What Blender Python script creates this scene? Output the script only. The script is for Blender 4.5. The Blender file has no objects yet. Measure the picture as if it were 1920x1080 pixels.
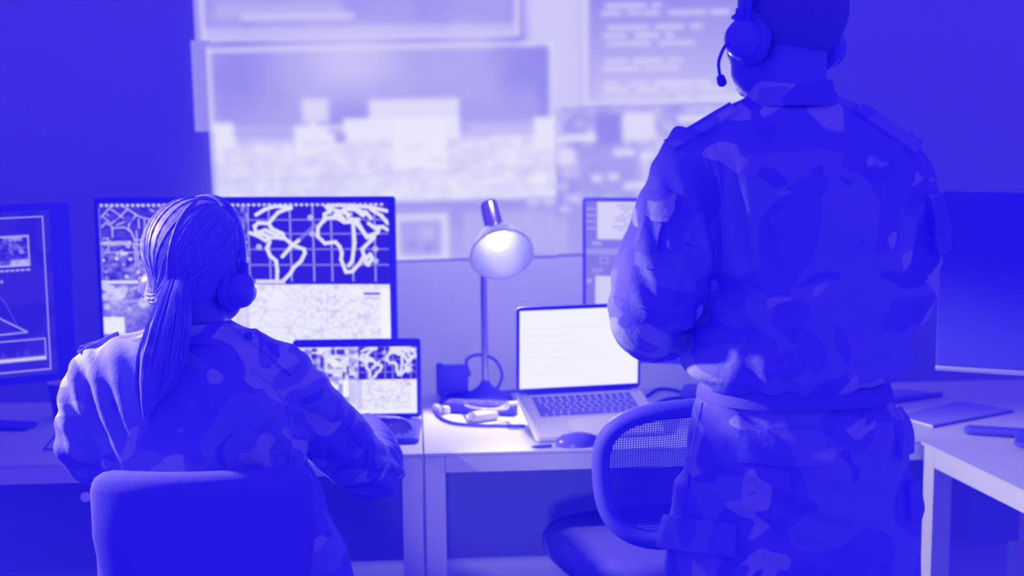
import bpy, bmesh, math, random
import numpy as np
from mathutils import Vector, Matrix
R = math.radians
random.seed(7); rng = np.random.default_rng(7)
scene = bpy.context.scene
COL = scene.collection

# ------------------------------------------------------------------ camera
CAM_H, PITCH, YAW, ROLL, FPX = 1.63, 8.0, 4.0, -0.5, 2667.0
def cam_axes():
    p, y, r = R(PITCH), R(YAW), R(ROLL)
    fw = Vector((math.sin(y)*math.cos(p), math.cos(y)*math.cos(p), -math.sin(p)))
    rt = Vector((math.cos(y), -math.sin(y), 0)); up = rt.cross(fw)
    return fw, rt*math.cos(r)+up*math.sin(r), up*math.cos(r)-rt*math.sin(r)
FW, RT, UP = cam_axes()
cd = bpy.data.cameras.new('camera'); cam = bpy.data.objects.new('camera', cd); COL.objects.link(cam)
cam.matrix_world = Matrix(((RT.x, UP.x, -FW.x, 0), (RT.y, UP.y, -FW.y, 0), (RT.z, UP.z, -FW.z, CAM_H), (0, 0, 0, 1)))
cd.sensor_width = 36; cd.lens = 36*FPX/1920; cd.clip_start = .05
cd.dof.use_dof = True; cd.dof.focus_distance = 2.75; cd.dof.aperture_fstop = 2.6
scene.camera = cam
# ------------------------------------------------------------------ world, exposure
scene.view_settings.view_transform = 'Standard'; scene.view_settings.look = 'None'
scene.view_settings.exposure = 0; scene.view_settings.gamma = 1
w = bpy.data.worlds.new('world'); scene.world = w; w.use_nodes = True
bg = w.node_tree.nodes['Background']; bg.inputs[0].default_value = (.142, .078, .88, 1); bg.inputs[1].default_value = 1
scene.cycles.max_bounces = 12; scene.cycles.diffuse_bounces = 8
# ------------------------------------------------------------------ side light and added fill spots
def aim(o, target):
    o.rotation_euler = (Vector(target)-o.location).to_track_quat('-Z', 'Y').to_euler()
def area(name, loc, target, sx, sy, power, col=(1, .92, .24)):
    l = bpy.data.lights.new(name, 'AREA'); l.shape = 'RECTANGLE'; l.size = sx; l.size_y = sy; l.energy = power; l.color = col
    o = bpy.data.objects.new(name, l); COL.objects.link(o); o.location = loc; aim(o, target); return o
def spot(name, loc, target, power, ang, blend, rad, col=(1, .92, .24)):
    l = bpy.data.lights.new(name, 'SPOT'); l.energy = power; l.spot_size = R(ang); l.spot_blend = blend; l.shadow_soft_size = rad; l.color = col
    o = bpy.data.objects.new(name, l); COL.objects.link(o); o.location = loc; aim(o, target); return o
spot('side_light', (-2.6, 2.80, 2.65), (1.0, 3.08, .60), 520, 19, .35, .10)
spot('left_fill', (-2.9, 3.50, 2.40), (-.30, 2.63, 1.13), 820, 22, .6, .10)  # added out-of-view spot, brightens the seated person's shoulder and the near sleeve
spot('wall_wash', (.45, 3.2, 2.7), (.36, 4.76, 1.42), 230, 58, 1.0, .08)  # added overhead spot washing the wall; it casts none of the picture
spot('desk_front_fill', (.02, 1.2, .95), (.20, 3.42, .64), 27, 16, .7, .06, (1, .92, .30))  # added low spot near the camera, brightens the desk front and legs

# ------------------------------------------------------------------ pixel rays (measuring the photograph)
def ray(px, py): return FW + RT*((px-960)/FPX) - UP*((py-540)/FPX)
def atY(px, py, Y): d = ray(px, py); return Vector((0, 0, CAM_H)) + d*(Y/d.y)
def atZ(px, py, z): d = ray(px, py); return Vector((0, 0, CAM_H)) + d*((z-CAM_H)/d.z)

# ------------------------------------------------------------------ materials
MATS = {}
def mat(name, rgb, rough=.6, spec=.25, metal=0, bump=None, coat=0):
    m = bpy.data.materials.new(name); m.use_nodes = True; nt = m.node_tree; b = nt.nodes['Principled BSDF']
    c = (rgb[0], rgb[1], rgb[2] if len(rgb) > 2 else .955, 1)
    b.inputs['Base Color'].default_value = c; b.inputs['Roughness'].default_value = rough
    b.inputs['Specular IOR Level'].default_value = spec; b.inputs['Metallic'].default_value = metal
    if coat: b.inputs['Coat Weight'].default_value = coat
    if bump:
        tc = nt.nodes.new('ShaderNodeTexCoord'); n = nt.nodes.new('ShaderNodeTexNoise'); n.inputs['Scale'].default_value = bump[0]; n.inputs['Detail'].default_value = 4
        bp = nt.nodes.new('ShaderNodeBump'); bp.inputs['Strength'].default_value = bump[1]; bp.inputs['Distance'].default_value = .005
        nt.links.new(tc.outputs['Object'], n.inputs['Vector']); nt.links.new(n.outputs['Fac'], bp.inputs['Height']); nt.links.new(bp.outputs['Normal'], b.inputs['Normal'])
        mx = nt.nodes.new('ShaderNodeMix'); mx.data_type = 'RGBA'; mx.blend_type = 'MULTIPLY'
        mx.inputs[0].default_value = .12; mx.inputs['A'].default_value = c
        nt.links.new(n.outputs['Fac'], mx.inputs['B']); 
        mx2 = nt.nodes.new('ShaderNodeMix'); mx2.data_type = 'RGBA'; mx2.inputs[0].default_value = .6
        mx2.inputs['B'].default_value = c; nt.links.new(mx.outputs['Result'], mx2.inputs['A']); nt.links.new(mx2.outputs['Result'], b.inputs['Base Color'])
    MATS[name] = m; return m
mat('wall_paint', (.40, .40), .9, .1, bump=(60, .05))
mat('carpet', (.42, .42), .95, .05, bump=(220, .5))
mat('desk_white', (.66, .66), .45, .3, bump=(400, .03))
mat('desk_frame', (.68, .68), .5, .25)
mat('panel_grey', (.34, .32), .7, .15)
mat('black_plastic', (.125, .105), .5, .12)
mat('black_gloss', (.15, .12), .25, .4)
mat('dark_fabric', (.17, .14), .95, .03, bump=(500, .3))
mat('silver', (.55, .55), .35, .5, .3)
mat('aluminium', (.92, .92), .45, .4, 0)
mat('key_black', (.18, .15), .5, .3)
mat('chrome', (.80, .80, .95), .16, .5, 1)
mat('chrome_dark', (.42, .38, .9), .25, .5, .8)
mat('shade_inside', (.66, .66, .95), .35, .5, .35)
mat('white_plastic', (.88, .88), .4, .4)
mat('eyeball', (.40, .38), .3, .4)
mat('paper', (.82, .82), .8, .1)
mat('notebook_cover', (.32, .28), .6, .2)
mat('skin', (.20, .165), .55, .3, bump=(300, .15))
mat('skin_dark', (.18, .15), .5, .35, bump=(300, .15))
mat('short_hair', (.17, .14), .8, .15, bump=(500, .8))
mat('boot_leather', (.22, .18), .5, .3)
mat('belt_web', (.18, .14), .8, .1, bump=(400, .3))
def camo(name, scale, off, dark=(.19, .16, .955), mid=(.255, .235, .955), light=(.43, .42, .96)):
    m = bpy.data.materials.new(name); m.use_nodes = True; nt = m.node_tree; b = nt.nodes['Principled BSDF']; N = nt.nodes.new; L = nt.links.new
    b.inputs['Roughness'].default_value = .95; b.inputs['Specular IOR Level'].default_value = .08; b.inputs['Sheen Weight'].default_value = .0
    tc = N('ShaderNodeTexCoord'); mp = N('ShaderNodeMapping'); mp.inputs['Location'].default_value = off; mp.inputs['Scale'].default_value = (1, 1, 1.25)
    L(tc.outputs['Object'], mp.inputs['Vector'])
    col = None
    for k, (sc, th, c) in enumerate(((scale*.8, .50, mid), (scale, .575, light), (scale*1.3, .62, (.16, .135, .95)))):
        n = N('ShaderNodeTexNoise'); n.noise_dimensions = '4D'; n.inputs['W'].default_value = 3.7*k+off[0]; n.inputs['Scale'].default_value = sc; n.inputs['Detail'].default_value = 1.2; n.inputs['Distortion'].default_value = 1.1
        L(mp.outputs[0], n.inputs['Vector'])
        r = N('ShaderNodeMapRange'); r.inputs['From Min'].default_value = th-.006; r.inputs['From Max'].default_value = th+.006; L(n.outputs['Fac'], r.inputs['Value'])
        mx = N('ShaderNodeMix'); mx.data_type = 'RGBA'; L(r.outputs[0], mx.inputs[0]); mx.inputs['B'].default_value = (*c, 1)
        if col is None: mx.inputs['A'].default_value = (*dark, 1)
        else: L(col, mx.inputs['A'])
        col = mx.outputs['Result']
    L(col, b.inputs['Base Color'])
    wv = N('ShaderNodeTexNoise'); wv.inputs['Scale'].default_value = 28; wv.inputs['Detail'].default_value = 6; L(tc.outputs['Object'], wv.inputs['Vector'])
    bp = N('ShaderNodeBump'); bp.inputs['Strength'].default_value = .35; bp.inputs['Distance'].default_value = .01; L(wv.outputs['Fac'], bp.inputs['Height'])
    wx = N('ShaderNodeTexVoronoi'); wx.inputs['Scale'].default_value = 330; L(tc.outputs['Object'], wx.inputs['Vector'])
    b2 = N('ShaderNodeBump'); b2.inputs['Strength'].default_value = .15; b2.inputs['Distance'].default_value = .002; L(wx.outputs['Distance'], b2.inputs['Height']); L(bp.outputs[0], b2.inputs['Normal'])
    L(b2.outputs[0], b.inputs['Normal'])
    MATS[name] = m
camo('camouflage_jacket', 6.2, (1.3, .2, .4)); camo('camouflage_trousers', 6.0, (4.1, .7, 2.4)); camo('camouflage_shirt', 6.5, (7.7, 2.2, .9))
def hair_mat():
    m = bpy.data.materials.new('long_hair'); m.use_nodes = True; nt = m.node_tree; b = nt.nodes['Principled BSDF']; N = nt.nodes.new; L = nt.links.new
    b.inputs['Roughness'].default_value = .5; b.inputs['Specular IOR Level'].default_value = .25
    tc = N('ShaderNodeTexCoord'); mp = N('ShaderNodeMapping'); mp.inputs['Scale'].default_value = (160, 160, 7); L(tc.outputs['Object'], mp.inputs[0])
    n = N('ShaderNodeTexNoise'); n.inputs['Scale'].default_value = 1.6; n.inputs['Detail'].default_value = 3; L(mp.outputs[0], n.inputs['Vector'])
    cr = N('ShaderNodeMix'); cr.data_type = 'RGBA'; cr.inputs['A'].default_value = (.09, .075, .95, 1); cr.inputs['B'].default_value = (.30, .26, .95, 1); L(n.outputs['Fac'], cr.inputs[0]); L(cr.outputs['Result'], b.inputs['Base Color'])
    bp = N('ShaderNodeBump'); bp.inputs['Strength'].default_value = .3; bp.inputs['Distance'].default_value = .002; L(n.outputs['Fac'], bp.inputs['Height']); L(bp.outputs[0], b.inputs['Normal'])
    MATS['long_hair'] = m
hair_mat()
def emit(name, rgb, strength):
    m = bpy.data.materials.new(name); m.use_nodes = True; nt = m.node_tree; nt.nodes.clear()
    e = nt.nodes.new('ShaderNodeEmission'); e.inputs[0].default_value = (*rgb, 1); e.inputs[1].default_value = strength
    o = nt.nodes.new('ShaderNodeOutputMaterial'); nt.links.new(e.outputs[0], o.inputs[0]); MATS[name] = m
emit('bulb_glow', (1, .97, .95), 2.2)
def picture_mat():
    m = bpy.data.materials.new('screen_picture'); m.use_nodes = True; nt = m.node_tree; nt.nodes.clear()
    a = nt.nodes.new('ShaderNodeVertexColor'); a.layer_name = 'picture'
    e = nt.nodes.new('ShaderNodeEmission'); o = nt.nodes.new('ShaderNodeOutputMaterial')
    nt.links.new(a.outputs[0], e.inputs[0]); nt.links.new(e.outputs[0], o.inputs[0]); MATS['screen_picture'] = m
picture_mat()

# ------------------------------------------------------------------ object helpers
def link(o, parent=None):
    COL.objects.link(o)
    if parent is not None:
        o.parent = parent; o.matrix_parent_inverse = pw(parent).inverted()
    return o
WORLD = {}
def pw(o): return WORLD.get(o.name, Matrix.Identity(4))
def tag(o, label=None, cat=None, group=None, kind=None):
    if label: o['label'] = label
    if cat: o['category'] = cat
    if group: o['group'] = group
    if kind: o['kind'] = kind
    return o
def thing(name, label, cat, loc=(0, 0, 0), group=None):
    o = bpy.data.objects.new(name, None); o.empty_display_size = .05; COL.objects.link(o); o.location = loc
    WORLD[o.name] = Matrix.Translation(loc); return tag(o, label, cat, group)
def obj(name, bm, m, parent=None, smooth=True, label=None):
    me = bpy.data.meshes.new(name)
    if isinstance(bm, bmesh.types.BMesh):
        bmesh.ops.recalc_face_normals(bm, faces=bm.faces); bm.to_mesh(me); bm.free()
    else: me = bm; me.name = name
    me.materials.clear(); me.materials.append(MATS[m])
    for p in me.polygons: p.use_smooth = smooth
    if smooth:
        try: me.set_sharp_from_angle(angle=R(40))
        except Exception: pass
    o = bpy.data.objects.new(name, me); link(o, parent)
    if label: o['label'] = label
    return o
def BM(): return bmesh.new()
def box(bm, c, s, rot=None, bev=0, seg=2):
    r = bmesh.ops.create_cube(bm, size=1); vs = r['verts']
    bmesh.ops.scale(bm, vec=s, verts=vs)
    if bev:
        es = list({e for v in vs for e in v.link_edges})
        rb = bmesh.ops.bevel(bm, geom=es, offset=bev, segments=seg, affect='EDGES', profile=.5)
        vs = list({v for f in rb['faces'] for v in f.verts} | {v for v in vs if v.is_valid})
    M = Matrix.Translation(c) @ (rot.to_4x4() if rot is not None else Matrix.Identity(4))
    bmesh.ops.transform(bm, matrix=M, verts=vs); return vs
def loft(bm, rings, cap=True, closed=False):
    vr = [[bm.verts.new(p) for p in r] for r in rings]; n = len(vr[0])
    for a, b in zip(vr, vr[1:]+([vr[0]] if closed else [])):
        for i in range(n):
            j = (i+1) % n; bm.faces.new((a[i], a[j], b[j], b[i]))
    if cap and not closed: bm.faces.new(vr[0][::-1]); bm.faces.new(vr[-1])
    return vr
def catmull(pts, n):
    pts = [Vector(p) for p in pts]; P = [pts[0]*2-pts[1]]+pts+[pts[-1]*2-pts[-2]]; out = []
    for i in range(1, len(P)-2):
        for k in range(n):
            t = k/n; a, b, c, d = P[i-1], P[i], P[i+1], P[i+2]
            out.append(.5*((2*b)+(c-a)*t+(2*a-5*b+4*c-d)*t*t+(3*b-a-3*c+d)*t**3))
    out.append(pts[-1]); return out
def tube(bm, pts, r, seg=10, smooth=0, flat=1.0, closed=False):
    pts = [Vector(p) for p in pts]; rr = list(r) if isinstance(r, (list, tuple)) else [r]*len(pts)
    if smooth:
        n0 = len(pts); pts2 = catmull(pts, smooth)
        rr = [float(np.interp(i/smooth, range(n0), rr)) for i in range(len(pts2))]; pts = pts2
    rings = []; u = None
    for i, p in enumerate(pts):
        t = (pts[min(i+1, len(pts)-1)]-pts[max(i-1, 0)]).normalized()
        if closed: t = (pts[(i+1) % len(pts)]-pts[i-1]).normalized()
        if u is None: u = t.orthogonal().normalized()
        u = (u-t*u.dot(t)).normalized(); v = t.cross(u)
        rings.append([p+(u*math.cos(a)+v*math.sin(a)*flat)*rr[i] for a in [2*math.pi*k/seg for k in range(seg)]])
    return loft(bm, rings, True, closed)
def ball(bm, c, r, M=None, u=20, v=14):
    q = bmesh.ops.create_uvsphere(bm, u_segments=u, v_segments=v, radius=1); vs = q['verts']
    s = Matrix.Diagonal((*((r,)*3 if not isinstance(r, (tuple, list)) else r), 1))
    bmesh.ops.transform(bm, matrix=Matrix.Translation(c) @ (M.to_4x4() if M is not None else Matrix.Identity(4)) @ s, verts=vs); return vs
def lathe(bm, prof, M, seg=40, cap=True):
    rings = [[M @ Vector((r*math.cos(2*math.pi*k/seg), r*math.sin(2*math.pi*k/seg), z)) for k in range(seg)] for r, z in prof]
    return loft(bm, rings, cap)
def rrect(wd, ht, r, n=6):
    out = []
    for cx, cy, a0 in ((wd/2-r, ht/2-r, 0), (-wd/2+r, ht/2-r, 90), (-wd/2+r, -ht/2+r, 180), (wd/2-r, -ht/2+r, 270)):
        out += [(cx+r*math.cos(R(a0+90*k/n)), cy+r*math.sin(R(a0+90*k/n))) for k in range(n+1)]
    return out
def slab(bm, M, wd, ht, th, r, edge=.001):
    """rounded rectangle in M's xy-plane, from z=-th to z=0"""
    o = rrect(wd, ht, r); k = lambda e: [(x*(1-2*e/wd), y*(1-2*e/ht)) for x, y in o]
    rings = [[M @ Vector((x, y, z)) for x, y in k(e)] for e, z in ((edge, 0), (0, -edge), (0, -th+edge), (edge, -th))]
    loft(bm, rings)
def frame_M(o, x, y):
    x = Vector(x).normalized(); z = x.cross(Vector(y)).normalized(); y = z.cross(x)
    return Matrix(((x.x, y.x, z.x, o[0]), (x.y, y.y, z.y, o[1]), (x.z, y.z, z.z, o[2]), (0, 0, 0, 1)))

# ------------------------------------------------------------------ pictures shown on screens
def s2l(c): c = np.asarray(c, float); return np.where(c <= .04045, c/12.92, ((c+.055)/1.055)**2.4)
DK, LT = np.array((44, 28, 222.))/255, np.array((250, 249, 255.))/255
def noise(W, H, cell, seed):
    g = np.random.default_rng(seed); gw, gh = int(W/cell)+3, int(H/cell)+3; a = g.random((gh, gw))
    x = np.arange(W)/cell; y = np.arange(H)/cell; xi = x.astype(int); yi = y.astype(int); fx = x-xi; fy = (y-yi)[:, None]
    fx = fx*fx*(3-2*fx); fy = fy*fy*(3-2*fy)
    return (a[yi][:, xi]*(1-fx)+a[yi][:, xi+1]*fx)*(1-fy)+(a[yi+1][:, xi]*(1-fx)+a[yi+1][:, xi+1]*fx)*fy
class Pic:
    """raster of brightness 0..1; coordinates are those of the measured box (x0,y0,x1,y1)"""
    def __init__(s, W, H, bx, v=0):
        s.W, s.H, s.b = W, H, bx; s.a = np.full((H, W), float(v))
        s.X = bx[0]+(np.arange(W)+.5)/W*(bx[2]-bx[0]); s.Y = bx[1]+(np.arange(H)+.5)/H*(bx[3]-bx[1]); s.px = (bx[2]-bx[0])/W
        s.gx, s.gy = np.meshgrid(s.X, s.Y)
    def put(s, m, v): s.a = s.a*(1-m)+v*m
    def rect(s, x0, y0, x1, y1, v, soft=1., al=1.):
        f = lambda t: np.clip(t/soft+.5, 0, 1)
        s.put(al*f(s.gx-x0)*f(x1-s.gx)*f(s.gy-y0)*f(y1-s.gy), v)
    def outline(s, x0, y0, x1, y1, v, t, soft=1.):
        for q in ((x0, y0, x1, y0+t), (x0, y1-t, x1, y1), (x0, y0, x0+t, y1), (x1-t, y0, x1, y1)): s.rect(*q, v, soft)
    def line(s, pts, v, t, soft=1., al=1.):
        for (ax, ay), (bx, by) in zip(pts, pts[1:]):
            m = t+soft+2
            ix = np.where((s.X > min(ax, bx)-m) & (s.X < max(ax, bx)+m))[0]; iy = np.where((s.Y > min(ay, by)-m) & (s.Y < max(ay, by)+m))[0]
            if not len(ix) or not len(iy): continue
            sl = np.s_[iy[0]:iy[-1]+1, ix[0]:ix[-1]+1]; X, Y = s.gx[sl], s.gy[sl]; dx, dy = bx-ax, by-ay; L = dx*dx+dy*dy+1e-9
            k = np.clip(((X-ax)*dx+(Y-ay)*dy)/L, 0, 1); d = np.hypot(X-ax-k*dx, Y-ay-k*dy)
            mk = al*np.clip((t/2-d)/soft+.5, 0, 1); s.a[sl] = s.a[sl]*(1-mk)+v*mk
    def dot(s, x, y, r, v, soft=1.5, ex=1.):
        d = np.hypot((s.gx-x)/ex, s.gy-y); s.put(np.clip((r-d)/soft+.5, 0, 1), v)
    def sub(s, x0, y0, x1, y1): return np.s_[int(round((y0-s.b[1])/(s.b[3]-s.b[1])*s.H)):int(round((y1-s.b[1])/(s.b[3]-s.b[1])*s.H)), int(round((x0-s.b[0])/(s.b[2]-s.b[0])*s.W)):int(round((x1-s.b[0])/(s.b[2]-s.b[0])*s.W))]
    def fill(s, bx, fn):
        sl = s.sub(*bx); h, wd = s.a[sl].shape; s.a[sl] = fn(wd, h)
    def blur(s, n):
        for _ in range(n):
            a = np.pad(s.a, 1, mode='edge'); a = (a[:-2]+2*a[1:-1]+a[2:])/4; s.a = (a[:, :-2]+2*a[:, 1:-1]+a[:, 2:])/4
def show(name, pic, M, wd, ht, parent, label=None):
    """flat picture in M's xy-plane, wd x ht centred on M's origin"""
    H, W = pic.a.shape
    xs = (np.arange(W)/(W-1)-.5)*wd; ys = (.5-np.arange(H)/(H-1))*ht
    gx, gy = np.meshgrid(xs, ys); co = np.stack([gx.ravel(), gy.ravel(), np.zeros(W*H), np.ones(W*H)], 1) @ np.array(M).T
    i = (np.arange(H-1)[:, None]*W+np.arange(W-1)).ravel(); q = np.stack([i, i+W, i+W+1, i+1], 1)
    me = bpy.data.meshes.new(name); me.vertices.add(W*H); me.vertices.foreach_set('co', co[:, :3].astype(np.float32).ravel())
    me.loops.add(q.size); me.loops.foreach_set('vertex_index', q.astype(np.int32).ravel())
    me.polygons.add(len(q)); me.polygons.foreach_set('loop_start', (np.arange(len(q))*4).astype(np.int32))
    me.update(calc_edges=True); me.validate()
    v = np.clip(pic.a.ravel(), 0, 1)[:, None]; c = np.ones((W*H, 4), np.float32); c[:, :3] = s2l(DK*(1-v)+LT*v)
    at = me.color_attributes.new('picture', 'FLOAT_COLOR', 'POINT'); at.data.foreach_set('color', c.ravel())
    return obj(name, me, 'screen_picture', parent, smooth=False, label=label)

# ================================================================== ROOM
def structure(name, bm, m, label=None, cat=None):
    o = obj(name, bm, m, None, smooth=False); return tag(o, label, cat, kind='structure')
WALL = 4.76; DESK_Z = .74; DF, DB = 3.42, 4.12
bm = BM(); box(bm, (0, WALL+.06, 1.5), (9, .12, 3.0)); structure('wall_back', bm, 'wall_paint', 'plain pale wall behind the projected screens', 'wall')
bm = BM(); box(bm, (0, 2.0, -.05), (9, 5.64, .1)); structure('floor', bm, 'carpet', 'pale carpet floor under the desks', 'floor')
# the projected picture on the wall
def projected():
    bx = (330, -90, 1700, 500); p = Pic(420, 182, bx, 0)
    n1, n2, n3 = noise(420, 182, 34, 1), .5*noise(420, 182, 12, 2)+.5*noise(420, 182, 7, 4), noise(420, 182, 3.5, 3)
    n2 = (n2+np.roll(noise(420, 182, 10, 8), 3, 0))/2
    p.a = .58+.3*(n1-.5)
    p.rect(362, -200, 395, 245, .50, 6)
    # upper window
    p.rect(375, -90, 970, 72, .60, 4); p.outline(375, -90, 970, 72, .84, 8, 3)
    sl = p.sub(384, -90, 960, 64); p.a[sl] = .60+.20*(n1[sl]-.5)+.1*(n2[sl]-.5)
    p.rect(400, 0, 640, 30, .66, 20); p.rect(380, 48, 965, 64, .80, 12, .7); p.rect(450, 22, 660, 36, .80, 6, .8)
    for k in range(5): p.rect(392, 22+k*10, 450, 26+k*10, .74, 3, .6)
    p.rect(800, -60, 930, 40, .55, 40, .6)
    # right code window
    p.rect(985, -90, 1095, 215, .78, 30); p.rect(1095, -90, 1700, 190, .52, 5); p.outline(1092, -90, 1702, 194, .82, 12, 5)
    g = np.clip((p.gy+20)/220, 0, 1); m = np.clip((p.gx-1104)/6, 0, 1)*np.clip((188-p.gy)/4, 0, 1); p.put(m, .50+.26*g)
    rr = np.random.default_rng(5)
    for y, x1 in ((8, 1240), (22, 1370), (48, 1330), (63, 1260), (78, 1300), (110, 1285), (124, 1270), (152, 1330), (164, 1360), (180, 1500)):
        x = 1126+rr.integers(0, 14); 
        while x < x1:
            l = rr.integers(20, 90); p.rect(x, y-4, min(x+l, x1), y+4, .80+.06*rr.random(), 5); x += l+rr.integers(4, 16)
    for y in range(-80, 190, 13): p.rect(1540+rr.integers(0, 30), y, 1600+rr.integers(0, 90), y+6, .72, 5, .5)
    # lower right: aerial picture
    sl = p.sub(1040, 200, 1700, 372); p.a[sl] = .66+.34*(n2[sl]-.5)+.22*(n3[sl]-.5)
    p.rect(1118, 212, 1165, 268, .50, 5); p.rect(1085, 270, 1200, 350, .58, 14, .8); p.rect(1168, 212, 1228, 262, .86, 8)
    p.rect(1045, 250, 1120, 262, .88, 6); p.rect(1045, 275, 1080, 305, .86, 8)
    for x, y, l in ((1150, 284, 40), (1200, 292, 30), (1110, 330, 20), (1140, 328, 20), (1170, 345, 44), (1270, 225, 50)): p.rect(x, y-6, x+l, y+6, .88, 8)
    # main window
    p.rect(395, 88, 1041, 380, .66, 4); sl = p.sub(402, 95, 1028, 230)
    p.a[sl] = .58+.16*(n1[sl]-.5)+.06*(n2[sl]-.5)
    d = np.exp(-((p.gx-660)/110)**2-((p.gy-110)/70)**2); p.put(.75*d*(p.gy < 230), .80)
    p.outline(395, 86, 1041, 240, .84, 8, 4); p.rect(1008, 92, 1026, 225, .50, 8, .7); p.rect(930, 94, 980, 100, .48, 8, .6)
    sl = p.sub(402, 248, 1040, 376); p.a[sl] = .86+.16*(n2[sl]-.5)+.10*(n3[sl]-.5)
    p.rect(440, 225, 560, 262, .62, 16, .7); p.rect(402, 222, 438, 270, .90, 5); p.rect(566, 182, 616, 226, .84, 9); p.rect(550, 232, 612, 290, .90, 8)
    p.rect(580, 226, 592, 236, .9, 4); p.rect(690, 186, 860, 232, .86, 5); p.rect(642, 220, 860, 262, .90, 5); p.rect(735, 225, 835, 320, .92, 6)
    p.rect(626, 248, 645, 264, .56, 8); p.rect(860, 200, 1008, 258, .60, 8, .6); p.rect(880, 240, 1000, 250, .74, 6); p.rect(1000, 225, 1040, 290, .90, 5)
    for k in range(26): 
        x, y = rr.integers(410, 1020), rr.integers(262, 372); p.line([(x, y), (x+rr.integers(15, 60), y+rr.integers(-6, 4))], .72, 3, 5, .7)
    p.line([(402, 335), (700, 325), (1035, 318)], .76, 4, 4, .8); p.line([(560, 300), (640, 270)], .8, 3, 4)
    # strip under the main window and framed picture at its left
    p.rect(395, 380, 1700, 480, .66, 4); sl = p.sub(395, 383, 1700, 472); p.a[sl] = .60+.14*(n2[sl]-.5)
    p.rect(395, 380, 1095, 394, .55, 8, .8); p.rect(740, 398, 842, 484, .70, 4); p.outline(740, 398, 842, 484, .84, 13, 4); p.rect(752, 410, 828, 474, .62, 4)
    p.dot(775, 455, 9, .55, 8); p.dot(805, 460, 9, .55, 8); p.rect(790, 420, 815, 445, .70, 10)
    for x in (985, 1015, 1050): p.rect(x, 381, x+24, 390, .84, 5)
    p.rect(870, 398, 1066, 470, .68, 6, .8); p.rect(1066, 380, 1700, 470, .60, 8, .8)
    p.blur(3)
    return p, bx
PROJ, PBX = projected()
def wall_panel(name, x0, y0, x1, y1, parent, label, d=.006):
    """one projected window: a thin sheet of light on the wall"""
    q = Pic(2, 2, (x0, y0, x1, y1)); q.a = PROJ.a[PROJ.sub(x0, y0, x1, y1)]
    a, b = atY(x0, (y0+y1)/2, WALL-d), atY(x1, (y0+y1)/2, WALL-d)
    t, c = atY((x0+x1)/2, y0, WALL-d), atY((x0+x1)/2, y1, WALL-d)
    M = frame_M(((a.x+b.x)/2, WALL-d, (t.z+c.z)/2), (1, 0, .012), (0, 0, 1))
    return show(name, q, M, b.x-a.x, t.z-c.z, parent, label)
pr = thing('wall_projection', 'large bright projected desktop of windows covering the middle of the wall', 'projection', (.2, WALL-.006, 1.5))
wall_panel('program_window', 392, 78, 1043, 396, pr, 'brightest projected window with pale block shapes', .010)
wall_panel('document_window', 362, -90, 990, 84, pr, 'projected window cut by the top of the photo')
wall_panel('side_strip', 362, 76, 398, 246, pr, 'narrow projected strip left of the main window', .008)
wall_panel('code_window', 982, -90, 1540, 200, pr, 'projected window of text lines', .007)
wall_panel('aerial_picture', 1038, 194, 1540, 470, pr, 'projected patchy aerial picture', .008)
wall_panel('taskbar', 740, 388, 1044, 484, pr, 'projected strip with a framed small picture', .007)

# ================================================================== DESKS
def desk(label, x0, x1, legs):
    d = thing('desk', label, 'desk', ((x0+x1)/2, (DF+DB)/2, 0), 'white desks set in a row')
    xc, yc = (x0+x1)/2, (DF+DB)/2
    b = BM(); box(b, (xc, yc, DESK_Z-.004), (x1-x0-.001, DB-DF, .008), bev=.001); obj('desktop', b, 'desk_white', d, False)
    b = BM(); t = .05
    for yy in (DF+t/2, DB-t/2): box(b, (xc, yy, DESK_Z-.0085-.0205), (x1-x0-.1-.006, t-.0004, .041))
    for xx in (x0+t/2, x1-t/2): box(b, (xx, yc, DESK_Z-.030), (t-.006, DB-DF-.1-.004, .036))
    obj('frame', b, 'desk_frame', d, False)
    b = BM(); box(b, (xc, DB-.075, .485), (x1-x0-.11, .018, .45), bev=.001); obj('modesty_panel', b, 'panel_grey', d, False)
    for lx in legs:
        xx = x0+t/2+.002 if lx == 0 else x1-t/2-.002
        for yy in (DF+t/2, DB-t/2):
            b = BM(); box(b, (xx, yy, (DESK_Z-.0085)/2), (t, t-.0004, DESK_Z-.0095), bev=.001); obj('leg', b, 'desk_frame', d, False)
SEAM = atZ(794, 851, DESK_Z).x
desk('white desk under the seated person, left of the seam', SEAM-1.45, SEAM-.0015, (0, 1))
desk('white desk holding the bright blank laptop and the desk lamp', SEAM+.0015, SEAM+1.85, (0, 1))
def prism(bm, pts, z0, z1):
    loft(bm, [[Vector((x, y, z)) for x, y in pts] for z in (z0, z1)])
def inset(a, b, off, t):
    pass
c0 = atZ(1717, 820, DESK_Z); c1 = atZ(1920, 917, DESK_Z); dv = (c1-c0); dv.z = 0; dv.normalize()
c0.y = min(c0.y, DF-.004)
cE = c0+dv*1.1; XR = c0.x+1.7
rd = thing('side_desk', 'white side desk with a slanted lit edge at the lower right corner', 'desk', (c0.x+.5, 3.0, 0))
b = BM(); prism(b, [(c0.x, DF-.004), (XR, DF-.004), (XR, cE.y), (cE.x, cE.y)], DESK_Z-.008, DESK_Z); obj('desktop', b, 'desk_white', rd, False)
nv = Vector((-dv.y, dv.x, 0))
def rail(bm, a, bb, t, z0, z1, n):
    prism(bm, [(a.x, a.y), (bb.x, bb.y), (bb.x+n.x*t, bb.y+n.y*t), (a.x+n.x*t, a.y+n.y*t)], z0, z1)
if nv.x < 0: nv = -nv
b = BM(); rail(b, c0+nv*.001+dv*.067, cE+nv*.001-dv*.05, .05, DESK_Z-.052, DESK_Z-.0085, nv)
box(b, ((c0.x+XR)/2+.1, DF-.03, DESK_Z-.04), (XR-c0.x-.3, .045, .03)); obj('frame', b, 'desk_frame', rd, False)
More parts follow.
